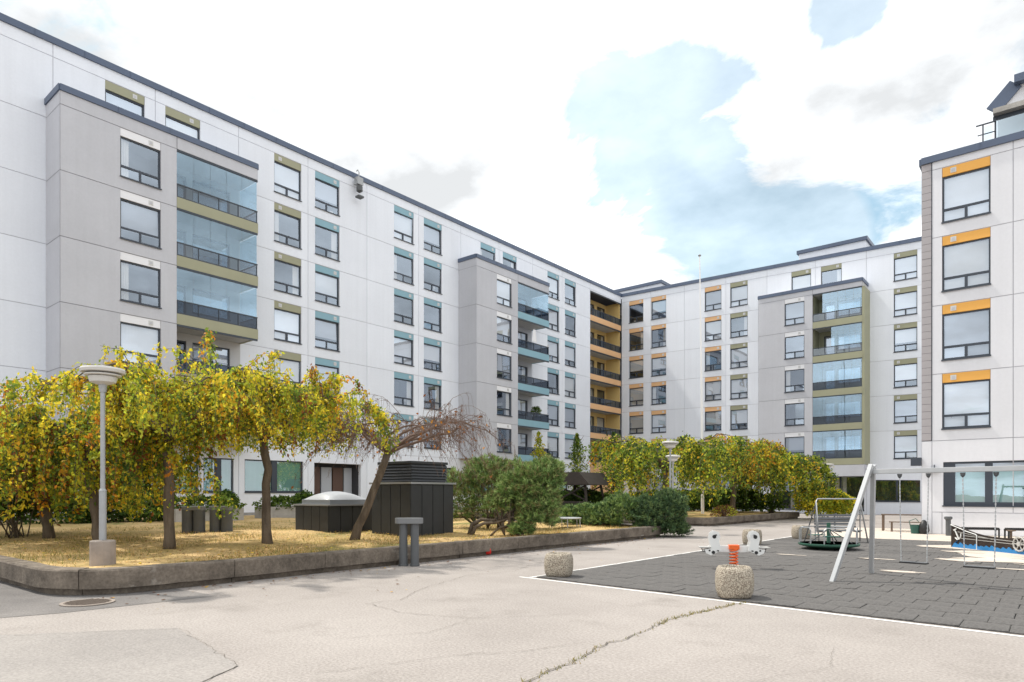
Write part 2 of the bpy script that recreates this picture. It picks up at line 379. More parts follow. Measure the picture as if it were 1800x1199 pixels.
# dry weeds growing along the main crack
rng = np.random.default_rng(3)
def blades(pts, hmin, hmax, w, cols, name, material='leaf', parent=None, z0=0.0, lean=0.5):
    k = len(pts); a = rng.uniform(0, 2*np.pi, k); h = rng.uniform(hmin, hmax, k); ln = rng.uniform(0, lean, k)*h
    b = rng.uniform(0, 2*np.pi, k); V = np.zeros((k, 3, 3))
    px, py, pz = pts[:,0], pts[:,1], (pts[:,2] if pts.shape[1] > 2 else np.full(k, z0))
    V[:,0] = np.c_[px+np.cos(a)*w, py+np.sin(a)*w, pz]; V[:,1] = np.c_[px-np.cos(a)*w, py-np.sin(a)*w, pz]
    V[:,2] = np.c_[px+np.cos(b)*ln, py+np.sin(b)*ln, pz+h]
    c = np.asarray(cols)[rng.integers(0, len(cols), k)]*rng.uniform(0.75, 1.2, (k,1))
    return np_mesh(name, V, 3, material, c)
mc = np.array(main_crack); idx = rng.integers(0, len(mc), 900); dens = rng.random(900) < np.where(idx < 26, 0.95, np.where((idx > 40) & (idx < 60), 0.35, 0.10))
wp = mc[idx][dens] + rng.normal(0, 0.028, (dens.sum(), 2))
o = link('crack_weeds', blades(wp, 0.012, 0.05, 0.006, [(0.30,0.25,0.06),(0.20,0.22,0.05),(0.38,0.29,0.12)], 'crack_weeds', lean=1.4))
o['kind'] = 'stuff'; o['label'] = 'dry weeds growing in the long pavement crack'; o['category'] = 'weeds'

mh = thing('manhole_cover', 'rusty round manhole cover in dark asphalt beside kerb corner', 'manhole cover', (-11.35, 3.75, 0.008))
MB().lathe([(0.36,0),(0.36,0.014),(0.33,0.014)], 32).build('rim', 'concrete_warm', mh)
g = MB().lathe([(0.31,0),(0.31,0.016)], 32)
for i in range(-4, 5): 
    L = math.sqrt(max(0.3**2-(i*0.062)**2, 0))*0.93; g.box(i*0.062-0.012, i*0.062+0.012, -L, L, 0.016, 0.022)
g.build('lid', 'cast_iron', mh)

# ------------------------------------------------------------------ playground surface of rubber tiles
PX0, PX1, PY1 = -8.0, 8.0, 27.5
def yfront(x): return 10.5 - 0.085*(x + 8.0)
play = structure(MB().add([(PX0,yfront(PX0),0.004),(PX1,yfront(PX1),0.004),(PX1,PY1,0.004),(PX0,PY1,0.004)], [(0,1,2,3)]).build('playground_surface', 'rubber'))
TS = 0.5
tile_me = MB()
def tile_geo(m, x, y, sx, sy, h, tilt=0):
    e = 0.012; z0 = 0.004
    gp = 0.004; p = [(x+gp,y+gp),(x+sx-gp,y+gp),(x+sx-gp,y+sy-gp),(x+gp,y+sy-gp)]
    e = 0.009; c = [(x+e+gp,y+e+gp),(x+sx-e-gp,y+e+gp),(x+sx-e-gp,y+sy-e-gp),(x+e+gp,y+sy-e-gp)]
    m.add([(a,b,z0) for a,b in p]+[(a,b,z0+h-0.006) for a,b in p]+[(a,b,z0+h) for a,b in c],
          [(0,1,5,4),(1,2,6,5),(2,3,7,6),(3,0,4,7),(4,5,9,8),(5,6,10,9),(6,7,11,10),(7,4,8,11),(8,9,10,11)])
tile_mesh = MB(); tile_geo(tile_mesh, 0, 0, TS, TS, 0.022); tile_mesh = tile_mesh.mesh('tile', 'rubber_tile')
tiles = []
ny = int((PY1-10.4)/TS)
for j in range(ny):
    off = (j % 2)*TS/2
    i = 0
    while True:
        x = PX0 + i*TS - off
        if x > PX1-TS: break
        i += 1
        x0 = max(x, PX0); y = yfront(x0+TS/2) + j*TS
        if y + TS > PY1: continue
        d = 0.635*-(x0) + 0.7725*y; l = 0.7725*x0 + 0.635*y
        inview = d > 1 and l/d < 0.80
        tiles.append((d if inview else 999+d, x0, y, min(x+TS, PX1)-x0))
tiles.sort(); rest = MB(); n_ind = 0
for d, x, y, sx in tiles:
    if n_ind < 295 and d < 900 and abs(sx-TS) < 1e-6:
        o = link('tile', tile_mesh, play, (x, y, random.uniform(-0.004, 0.004))); n_ind += 1
        o.rotation_euler = (random.gauss(0, 0.006), random.gauss(0, 0.006), random.gauss(0, 0.006))
    else: tile_geo(rest, x, y, sx, TS, 0.022 + random.uniform(-0.005, 0.005))
o = rest.build('tile_field', 'rubber_tile', play); o['kind'] = 'stuff'
# painted white line round the tiles
ln = MB()
for a, b in (((PX0-0.10, yfront(PX0)-0.10), (PX1, yfront(PX1)-0.10)),):
    ln.add([(a[0]-0.25,a[1]-0.05,0.004),(b[0],b[1]-0.05,0.004),(b[0],b[1]+0.03,0.004),(a[0]-0.25,a[1]+0.03,0.004)], [(0,1,2,3)])
ln.add([(PX0-0.16,yfront(PX0)-0.06,0.004),(PX0-0.08,yfront(PX0)-0.06,0.004),(PX0-0.08,PY1,0.004),(PX0-0.16,PY1,0.004)], [(0,1,2,3)])
structure(ln.build('painted_line', 'white_paint'))
# blown sand lying over the tiles and the strip by the building
def blob(cx, cy, rx, ry, seed, n=40):
    r = random.Random(seed); ph = [r.uniform(0, 6.28) for _ in range(5)]; P = []
    for k in range(n):
        t = 2*math.pi*k/n; q = 1 + 0.22*math.sin(2*t+ph[0]) + 0.15*math.sin(3*t+ph[1]) + 0.10*math.sin(5*t+ph[2]) + 0.07*math.sin(9*t+ph[3])
        P.append((cx+rx*q*math.cos(t), cy+ry*q*math.sin(t)))
    return P
SAND = structure(sheet('sand_strip', [(-8.0,27.5),(12,27.5),(12,32.25),(-4.6,32.25),(-4.6,36),(-8.0,36)], 0.006, 'sand'))
for i, (cx_, cy_, rx, ry) in enumerate([(0.2,22.6,2.3,2.6),(-1.3,24.6,1.5,1.6),(-1.0,20.2,1.3,0.55),(0.6,21.6,1.6,1.0),(-2.0,19.6,0.5,0.25),(-0.2,17.9,0.9,0.16),(-2.6,15.9,0.45,0.14),(0.4,19.2,1.2,0.35),(-3.6,18.6,0.35,0.12),(-5.6,18.4,0.4,0.08),(-2.2,22.3,0.5,0.2)]):
    o = sheet('sand_patch', blob(cx_, cy_, rx, ry, 20+i), 0.033 + 0.0008*i, 'sand', play)

# ------------------------------------------------------------------ raised beds
def kerb(path, name, H=0.43, seg=2.2, seed=1):
    """low concrete retaining kerb swept along a path; outer side is on the right of the travel direction"""
    root = structure(link(name, None)); rnd = random.Random(seed)
    # resample
    P = [Vector((x, y, 0)) for x, y in path]; L = [0]
    for a, b in zip(P[:-1], P[1:]): L.append(L[-1] + (b-a).length)
    def at(s):
        for i in range(len(P)-1):
            if s <= L[i+1] + 1e-6:
                t = (s-L[i])/(L[i+1]-L[i]); return P[i].lerp(P[i+1], t)
        return P[-1]
    s = 0; prof = [(0.12,0.0),(0.10,0.10),(0.0,0.115),(-0.008,0.40),(0.012,H),(0.30,H),(0.33,H-0.02),(0.33,0.0)]
    while s < L[-1]-0.1:
        e = min(s + seg*rnd.uniform(0.8, 1.25), L[-1]); e = L[-1] if L[-1]-e < 0.7 else e
        n = max(2, int((e-s)/0.25)); m = MB(); dz = rnd.uniform(-0.006, 0.006); dn = rnd.uniform(-0.008, 0.008)
        for i in range(n+1):
            q = s + 0.006 + (e-s-0.012)*i/n; p = at(q); d = (at(min(q+0.05, L[-1])) - at(max(q-0.05, 0))).normalized()
            nr = Vector((d.y, -d.x, 0))   # outward (right)
            for (u, z) in prof:
                w = rnd.gauss(0, 0.003)
                pt = p - nr*(u + dn + w); m.v.append((pt.x, pt.y, z + (dz + rnd.gauss(0, 0.003) if z > 0.05 else 0)))
        k = len(prof)
        for i in range(n):
            for j in range(k-1): m.f.append((i*k+j, i*k+j+1, (i+1)*k+j+1, (i+1)*k+j)); m.m.append(0)
        m.f.append(tuple(range(k))); m.m.append(0); m.f.append(tuple(n*k+j for j in range(k))[::-1]); m.m.append(0)
        m.build('kerb_block', 'kerb_concrete', root, fix=True); s = e
    return root
def arc(cx_, cy_, r, a0, a1, n=10): return [(cx_+r*math.cos(R(a0+(a1-a0)*i/n)), cy_+r*math.sin(R(a0+(a1-a0)*i/n))) for i in range(n+1)]
K1 = [(-34.5,3.55)] + arc(-13.1,4.8,1.25,-90,0) + [(-11.85,23.5)] + [(-11.95,23.7),(-34.5,23.7)]
kerb(K1, 'lawn_kerb', seed=4)
K2 = [(-30,32.6),(-14.1,32.6)] + arc(-14.1,32.9,0.3,-90,0,4) + [(-13.7,47.2),(-13.9,47.4),(-30,47.4)]
kerb(K2, 'bed_kerb', seed=9)
def lawn(name, x0, x1, y0, y1, z, nx, ny_, seed):
    r = np.random.default_rng(seed); xs = np.linspace(x0, x1, nx); ys = np.linspace(y0, y1, ny_); ph = r.uniform(0, 6.28, 6)
    m = MB()
    for j in range(ny_):
        for i in range(nx):
            x, y = xs[i], ys[j]; b = 0.03*math.sin(x*0.9+ph[0])*math.cos(y*0.8+ph[1]) + 0.02*math.sin(x*2.1+y*1.7+ph[2]) + r.normal(0, 0.008)
            if x > -13.1 and y < 4.8 and name == 'lawn':   # follow the rounded kerb corner
                L_ = max(abs(x+13.1), abs(y-4.8)); H_ = math.hypot(x+13.1, y-4.8) or 1; x, y = -13.1+(x+13.1)*L_/H_, 4.8+(y-4.8)*L_/H_
            m.v.append((x, y, z + b + 0.09*min(max((-13.5-x)/12, 0), 1)))
    for j in range(ny_-1):
        for i in range(nx-1): a = j*nx+i; m.f.append((a, a+1, a+nx+1, a+nx)); m.m.append(0)
    return structure(m.build(name, 'lawn', smooth=True))
lawn('lawn', -34.7, -12.05, 3.75, 23.5, 0.375, 76, 66, 1)
lawn('planted_bed', -30, -13.95, 32.8, 47.2, 0.375, 40, 36, 2)
lawn('lawn_strip', -34.7, -30.5, 23.7, 59.5, 0.20, 10, 50, 3)
# grass blades
k = 60000; gx = -12.1 - 14.0*rng.random(k)**1.3; gy = 3.85 + 19.5*rng.random(k)
nzv = np.sin(gx*1.7+gy*0.6)+np.sin(gy*2.3-gx*0.5)+np.sin(gx*0.7+gy*1.3+1)
keep = rng.random(k) < np.clip(0.55+0.25*nzv, 0.1, 1); gx, gy, nzv = gx[keep], gy[keep], nzv[keep]
corner_bad = (gx > -13.1) & (gy < 4.8) & (np.hypot(gx+13.1, gy-4.8) > 0.95); gx, gy, nzv = gx[~corner_bad], gy[~corner_bad], nzv[~corner_bad]
P3 = np.c_[gx, gy, 0.36 + 0.09*np.clip((-13.5-gx)/12, 0, 1)]
o = link('dry_grass', blades(P3, 0.03, 0.11, 0.007, [(0.62,0.44,0.20),(0.54,0.38,0.16),(0.66,0.49,0.24),(0.42,0.32,0.12),(0.26,0.26,0.07),(0.17,0.21,0.05)], 'dry_grass', lean=1.0))
o['kind'] = 'stuff'; o['label'] = 'short dry yellow grass on the raised lawn'; o['category'] = 'grass'

# ------------------------------------------------------------------ buildings (local frame: x along the facade, -y outward)
CACHE = {}
def shared(key, fn):
    if key not in CACHE: CACHE[key] = fn()
    return CACHE[key]
def panel(parent, x0, x1, z0, z1, openings, material, jm='joint', y=0.0, T=0.24, g=0.014, slope=None, edge_l=True, edge_r=True, name='wall_panel'):
    """one facade panel with window openings, a recessed joint round it and real reveals"""
    ops = [(max(a, x0), min(b, x1), max(c, z0), min(d, z1)) for a, b, c, d in openings if a < x1-0.01 and b > x0+0.01 and c < z1-0.01 and d > z0+0.01]
    ix0, ix1, iz0, iz1 = x0+g, x1-g, z0+g, z1-g
    X = sorted({ix0, ix1, *[min(max(v, ix0), ix1) for o_ in ops for v in o_[:2]]}); Z = sorted({iz0, iz1, *[min(max(v, iz0), iz1) for o_ in ops for v in o_[2:]]})
    def solid(i, j):
        if i < 0 or j < 0 or i >= len(X)-1 or j >= len(Z)-1: return None
        cx_, cz = (X[i]+X[i+1])/2, (Z[j]+Z[j+1])/2
        return not any(a < cx_ < b and c < cz < d for a, b, c, d in ops)
    m = MB(); S = (lambda x: slope*(x)) if slope else (lambda x: 0)
    def q(pts, mi=0):
        m.add([(a, b, c + S(a)) for a, b, c in pts], [(0,1,2,3)], mi)
    any_solid = False
    for i in range(len(X)-1):
        for j in range(len(Z)-1):
            if not solid(i, j): continue
            any_solid = True
            a, b, c, d = X[i], X[i+1], Z[j], Z[j+1]
            q([(a,y,c),(b,y,c),(b,y,d),(a,y,d)])
            for (di, dj, p) in ((-1,0,[(a,0,c),(a,0,d)]),(1,0,[(b,0,d),(b,0,c)]),(0,-1,[(b,0,c),(a,0,c)]),(0,1,[(a,0,d),(b,0,d)])):
                s_ = solid(i+di, j+dj)
                if s_ is True: continue
                dep = T if s_ is False else 0.03
                (xa,_,za),(xb,_,zb) = p
                q([(xa,y,za),(xb,y,zb),(xb,y+dep,zb),(xa,y+dep,za)])
    if not any_solid: return None
    # recessed joint strip
    for (a, b, c, d) in ((x0,x1,z0,iz0),(x0,x1,iz1,z1),(x0,ix0,iz0,iz1),(ix1,x1,iz0,iz1)):
        if any(o_[0] <= a+0.02 and o_[1] >= b-0.02 and o_[2] <= c+0.02 and o_[3] >= d-0.02 for o_ in ops): continue
        q([(a,y+0.03,c),(b,y+0.03,c),(b,y+0.03,d),(a,y+0.03,d)], 1)
    return m.build(name, [material, jm], parent)

def window(parent, x, z, w, h, sp_h, sp_mat, y=0.0, vent=0.72, blind=None, three=True, rs=None, name='window'):
    """x, z: lower left corner of the opening; the coloured board fills the top sp_h"""
    rs = rs or random.Random(int(x*1000+z*77))
    w = round(w, 2); h = round(h, 2); wh = round(h - sp_h, 3); F = 0.065; tz = round(wh*0.29, 3)
    def frame():
        m = MB(); d0, d1 = 0.085, 0.17
        m.box(0.01, F, d0, d1, 0.03, wh); m.box(w-F, w-0.01, d0, d1, 0.03, wh)
        m.box(F, w-F, d0+0.002, d1, wh-F, wh-0.002); m.box(F, w-F, d0+0.002, d1, 0.032, 0.03+F)
        if three:
            m.box(F, w-F, d0+0.004, d1-0.01, tz-0.045, tz+0.045); m.box(w/2-0.05, w/2+0.05, d0+0.006, d1-0.012, 0.03+F, tz-0.045)
        return m.mesh('window', 'frame_dark')
    win = link(name, shared(('wf', w, wh, three), frame), parent, (x, y, z))
    def sill():
        m = MB(); m.box(-0.02, w+0.02, -0.055, 0.10, 0.0, 0.028); m.box(-0.02, w+0.02, -0.055, -0.045, -0.03, 0.0); return m.mesh('sill', 'frame_dark')
    link('sill', shared(('ws', w), sill), win)
    if sp_h > 0.05:
        link('spandrel', shared(('sp', w, round(sp_h,3), sp_mat), lambda: MB().box(0.012, w-0.012, 0.028, 0.12, wh+0.006, wh+sp_h-0.014).mesh('spandrel', sp_mat)), win)
        if vent is not None:
            def vg():
                m = MB(); m.box(-0.10, 0.10, 0.012, 0.03, -0.10, 0.10); m.box(-0.055, 0.055, 0.004, 0.012, -0.055, 0.055, 1); return m.mesh('vent_grille', ['vent_white', 'joint'])
            link('vent_grille', shared('vent', vg), win, (w*vent, 0, wh + sp_h*0.5))
    gy = 0.125
    def pane(pw, ph): return shared(('pane', round(pw,3), round(ph,3)), lambda: MB().add([(0,0,0),(pw,0,0),(pw,0,ph),(0,0,ph)], [(0,1,2,3)]).mesh('pane', 'window_glass'))
    if three:
        link('pane', pane(w-2*F, wh-F-tz-0.045), win, (F, gy, tz+0.045)).rotation_euler = (rs.gauss(0, 0.010), 0, rs.gauss(0, 0.010))
        lw = w/2-0.05-F
        link('pane', pane(lw, tz-0.075-F), win, (F, gy, 0.03+F)).rotation_euler = (rs.gauss(0, 0.015), 0, rs.gauss(0, 0.02)); link('pane', pane(lw, tz-0.075-F), win, (w/2+0.05, gy, 0.03+F)).rotation_euler = (rs.gauss(0, 0.015), 0, rs.gauss(0, 0.02))
    else: link('pane', pane(w-2*F, wh-2*F-0.03), win, (F, gy, 0.03+F))
    # blind or curtain, and the room
    b = blind
    if b is None:
        r = rs.random(); b = 'blind_white' if r < 0.36 else 'blind_cream' if r < 0.46 else 'blind_grey' if r < 0.62 else None
    if b:
        drop = rs.choice((0.70, 0.75, 1.0, 1.0, 1.0, 1.0, 0.6)) if b != 'blind_teal' else 1.0
        def bl():
            m = MB(); z1 = wh-0.03; z0 = z1 - (wh-0.06)*drop; n = 24
            for i in range(n):   # softly pleated cloth
                a, c = 0.05+(w-0.1)*i/n, 0.05+(w-0.1)*(i+1)/n; ya, yc = 0.20+0.003*(i%2), 0.20+0.003*((i+1)%2)
                m.add([(a,ya,z0),(c,yc,z0),(c,yc,z1),(a,ya,z1)], [(0,1,2,3)])
            return m.mesh('blind', b)
        link('blind', shared(('bl', w, wh, b, drop), bl), win)
    elif rs.random() < 0.7:
        side = rs.random() < 0.5
        def cur():
            m = MB(); n = 8; L = w*0.22; x_ = 0.05 if side else w-0.05-L
            for i in range(n):
                a, c = x_+L*i/n, x_+L*(i+1)/n; m.add([(a,0.24+0.03*(i%2),0.05),(c,0.24+0.03*((i+1)%2),0.05),(c,0.24+0.03*((i+1)%2),wh-0.03),(a,0.24+0.03*(i%2),wh-0.03)], [(0,1,2,3)])
            return m.mesh('curtain', 'blind_cream')
        link('curtain', shared(('cu', w, wh, side), cur), win)
    if three and b != 'blind_teal' and rs.random() < 0.45:
        kind = rs.randrange(3)
        def ledge():
            q = MB()
            if kind == 0:
                q.lathe([(0.05,0.10),(0.07,0.22)], 8, (0,0.30,0)); 
                for i in range(9): a = i*0.7; q.add([(0,0.30,0.22),(0.10*math.cos(a),0.30+0.10*math.sin(a),0.40+0.02*i),(0.16*math.cos(a),0.30+0.16*math.sin(a),0.34+0.03*i)], [(0,1,2)], 1)
            elif kind == 1: q.lathe([(0.03,0.10),(0.02,0.34),(0.10,0.35),(0.06,0.50)], 10, (0,0.30,0))
            else: q.box(-0.12, 0.12, 0.26, 0.36, 0.10, 0.26); q.box(0.14, 0.22, 0.27, 0.35, 0.10, 0.36, 1)
            return q.mesh('ledge_item', ['blind_cream', 'green_plastic'])
        link('ledge_item', shared(('ledge', kind), ledge), win, (w*rs.uniform(0.2, 0.8), 0.0, 0))
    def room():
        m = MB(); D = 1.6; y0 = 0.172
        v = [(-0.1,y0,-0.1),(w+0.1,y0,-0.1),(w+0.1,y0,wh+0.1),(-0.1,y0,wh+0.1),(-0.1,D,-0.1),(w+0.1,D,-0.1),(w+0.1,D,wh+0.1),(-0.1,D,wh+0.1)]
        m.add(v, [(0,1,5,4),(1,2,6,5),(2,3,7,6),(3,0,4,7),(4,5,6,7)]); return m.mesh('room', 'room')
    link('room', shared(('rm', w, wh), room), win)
    return win

def cap_run(parent, pts, z0, z1, over=0.09, inn=0.35, closed=False, slope=None, name='parapet_cap'):
    """folded metal cap along a straight run from pts[0] to pts[1] in the facade plane (several runs allowed)"""
    m = MB(); S = slope or 0.0
    for (xa, ya), (xb, yb) in zip(pts[:-1], pts[1:]):
        d = Vector((xb-xa, yb-ya, 0)).normalized(); nr = Vector((d.y, -d.x, 0))
        A, B = Vector((xa, ya, 0)), Vector((xb, yb, 0))
        o_ = [A+nr*over-d*over*0, B+nr*over+d*0, B-nr*inn, A-nr*inn]
        m.add([(p.x, p.y, z0+S*p.x) for p in o_]+[(p.x, p.y, z1+S*p.x) for p in o_], [(0,3,2,1),(4,5,6,7),(0,1,5,4),(1,2,6,5),(2,3,7,6),(3,0,4,7)])
        n = int((B-A).length/1.9)   # standing folds of the sheet metal
        for i in range(1, n):
            p = A.lerp(B, i/n); q = p+nr*(over+0.006)
            m.bar((q.x, q.y, z0+S*q.x), (q.x, q.y, z1+S*q.x), 0.02, 0.01)
    return m.build(name, 'roof_metal', parent)

def balcony(parent, x0, x1, p, z, band_mat, glazed=True, dark=True, track=True, open_from=0.0, side_glass=True, nrail=4, rs=None, wallm='ceiling'):
    """slab with coloured fascia; rail and glazing hang on it. z is the underside of the fascia; p the projection"""
    m = MB(); m.box(x0, x1, -p+0.10, -0.002, z+0.03, z+0.36, 1); m.box(x0, x1+0.02, -p, -p+0.10, z, z+0.51)
    if side_glass: m.box(x1-0.08, x1+0.02, -p+0.10, -0.002, z, z+0.51)
    b = m.build('balcony', [band_mat, 'ceiling'], parent)
    rl = MB(); zr0, zr1 = z+0.515, z+1.17
    rl.box(x0+0.01, x1, -p+0.012, -p+0.06, zr1-0.055, zr1); rl.box(x0+0.01, x1, -p+0.012, -p+0.06, zr0, zr0+0.05)
    L = x1-x0
    for i in range(nrail+1):
        xx = x0+0.02 + (L-0.06)*i/nrail; rl.box(xx-0.018, xx+0.018, -p+0.014, -p+0.058, zr0+0.05, zr1-0.055)
    if side_glass:
        rl.box(x1-0.05, x1-0.002, -p+0.06, -0.01, zr1-0.053, zr1-0.002)
    rl.build('railing', 'rail_dark', b)
    for i in range(nrail):
        a, c = x0+0.04+(L-0.06)*i/nrail, x0+(L-0.06)*(i+1)/nrail
        link('railing_pane', shared(('rp', round(c-a,3), dark), lambda: MB().add([(0,0,0),(c-a,0,0),(c-a,0,0.55),(0,0,0.55)], [(0,1,2,3)]).mesh('railing_pane', 'rail_glass' if dark else 'rail_glass_light')), b, (a, -p+0.036, zr0+0.05))
    if side_glass:
        link('railing_pane', shared(('rps', round(p,2), dark), lambda: MB().add([(0,0,0),(0,p-0.1,0),(0,p-0.1,0.55),(0,0,0.55)], [(0,1,2,3)]).mesh('railing_pane', 'rail_glass' if dark else 'rail_glass_light')), b, (x1-0.026, -p+0.06, zr0+0.05))
    if track:
        MB().box(x0+0.005, x1, -p+0.005, -p+0.075, z+2.8-0.10, z+2.797).build('glazing_track', 'rail_dark', b)
    if glazed:
        npn = 5; g0 = x0 + L*open_from; gl = x1-0.04-g0
        for i in range(npn):
            a, c = g0+gl*i/npn+0.006, g0+gl*(i+1)/npn-0.006
            if c-a < 0.05: continue
            link('glazing_pane', shared(('gp', round(c-a,3)), lambda: MB().box(0, c-a, 0, 0.008, 0, 1.53).mesh('glazing_pane', 'balcony_glass')), b, (a, -p+0.04, z+1.17))
        if side_glass:
            for i in range(2):
                a, c = -p+0.07+(p-0.1)*i/2, -p+0.06+(p-0.1)*(i+1)/2
                link('glazing_pane', shared(('gps', round(c-a,3)), lambda: MB().box(0, 0.008, 0, c-a, 0, 1.53).mesh('glazing_pane', 'balcony_glass')), b, (x1-0.03, a, z+1.17))
    return b
def balcony_back(parent, x0, x1, z, wallmat, y=0.0, flip=False, rs=None):
    """rear wall of a balcony with a glazed door and a window"""
    L = x1-x0; d0 = x0+L*0.10; w0 = x0+L*0.38; w1 = x0+L*0.86
    if flip: d0, w0, w1 = x0+L*0.66, x0+L*0.12, x0+L*0.55
    panel(parent, x0, x1, z+0.36, z+2.8+0.03, [(d0, d0+0.85, z+0.38, z+2.45), (w0, w1, z+1.15, z+2.45)], wallmat, y=y, name='balcony_wall', g=0.002)
    window(parent, d0, z+0.38, 0.85, 2.07, 0.0, 'olive', y=y, vent=None, three=False, rs=rs, name='balcony_door')
    window(parent, w0, z+1.15, w1-w0, 1.30, 0.0, 'olive', y=y, vent=None, three=False, rs=rs, blind=(rs.choice(['blind_white', 'blind_white', 'blind_cream', None]) if rs else None))

def shell(parent, x0, x1, depth, z_top, left=True, right=True, back=True, m='white_wall', roof_z=None, slope=0, y0=0.26):
    b = MB(); zr = roof_z or z_top-0.25
    S = lambda x: slope*x
    def q(p): b.add([(a, c, e+(S(a) if e > 1 else 0)) for a, c, e in p], [(0,1,2,3)])
    if left: q([(x0,depth,0),(x0,0.02,0),(x0,0.02,z_top),(x0,depth,z_top)])
    if right: q([(x1,0.02,0),(x1,depth,0),(x1,depth,z_top),(x1,0.02,z_top)])
    if back: q([(x1,depth,0),(x0,depth,0),(x0,depth,z_top),(x1,depth,z_top)])
    b.build('outer_wall', m, parent)
    r = MB(); r.add([(a, c, zr+S(a)) for a, c in ((x0,0.24),(x1,0.24),(x1,depth),(x0,depth))], [(0,1,2,3)])
    r.build('roof', 'roof_grey', parent)

ST = 2.8
# ---- long white wing on the left
LB = thing('apartment_building', 'long white seven storey apartment wing with two grey balcony bays at left', 'building', (-34.7, 0, 0), R(90))
TOP = 21.07
xs = [-8, -3.0, 1.4, 5.75, 10.09, 14.44, 18.78, 23.12, 27.49, 31.98, 36.21, 40.60, 44.95, 49.27, 53.90, 59.64]
zs = [0.0, 4.27] + [TOP - ST*k for k in range(5, -1, -1)] + [21.66]
WW, WH = 1.76, 2.22
cols_full = {20.91: 'olive', 23.61: 'blue', 29.76: 'blue', 32.47: 'blue', 47.07: 'blue', 49.71: 'blue'}
cols_top = {12.19: 'olive', 14.92: 'olive', 38.40: 'blue', 41.06: 'blue'}
win_list, openings = [], []
for x, c in cols_full.items():
    for k in range(6): win_list.append((x, TOP-ST*k-WH, c))
for x, c in cols_top.items(): win_list.append((x, TOP-WH, c))
for x, z, c in win_list: openings.append((x, x+WW, z, z+WH))
openings.append((53.91, 59.7, 3.6, 20.96))
BAYS = [(9.82, 18.87, 12.18, 14.69, 'olive'), (35.95, 44.85, 38.24, 40.77, 'blue')]
for b0, b1, bw, bb, c in BAYS: openings.append((bb, b1, 4.25, 18.2))
gfl = [(13.2, 16.6), (16.85, 18.5), (19.13, 22.8), (28.6, 32.4), (33.2, 35.6), (37.0, 40.6), (46.6, 50.2)]
for a, b in gfl: openings.append((a, b, 1.72, 3.55))
openings.append((23.55, 27.0, 0.42, 3.52))
for i in range(len(xs)-1):
    for j in range(len(zs)-1):
        panel(LB, xs[i], xs[i+1], zs[j], zs[j+1], openings, 'white_wall')
for i, (x, z, c) in enumerate(win_list):
    window(LB, x, z, WW, WH, 0.42, c, vent=(0.22 if abs(x-20.91) < 0.1 else 0.75) if c == 'olive' else 0.82)
for i, (a, b) in enumerate(gfl):
    window(LB, a, 1.72, b-a, 1.83, 0.0, 'olive', vent=None, three=False, blind='blind_teal')
    MB().box(a+(b-a)/2-0.16, a+(b-a)/2+0.16, 0.05, 0.20, 1.75, 3.54).build('mullion', 'frame_dark', LB)
# entrance: recessed brown doors and glazing
en = MB(); en.box(23.55, 27.0, 0.9, 0.95, 0.42, 3.5); en.box(23.56, 23.60, 0.24, 0.9, 0.42, 3.5); en.box(26.95, 26.99, 0.24, 0.9, 0.42, 3.5); en.box(23.55, 27.0, 0.24, 0.95, 3.5, 3.54)
en = en.build('entrance', 'room_dark', LB)
for a, w_, mm in ((23.7, 0.8, 'door_brown'), (24.6, 0.75, 'blind_grey'), (25.45, 0.75, 'door_brown'), (26.3, 0.6, 'blind_grey')):
    MB().box(a, a+w_, 0.80, 0.88, 0.45, 3.3).build('door', mm, en)
MB().box(-8, 23.5, -0.02, 0.05, 0.0, 0.62).box(27.05, 53.8, -0.02, 0.05, 0.0, 0.62).build('plinth', 'plinth', LB)
cap_run(LB, [(-8, 0), (59.64, 0)], 21.64, 21.93)
shell(LB, -8, 76, 13, 21.8)
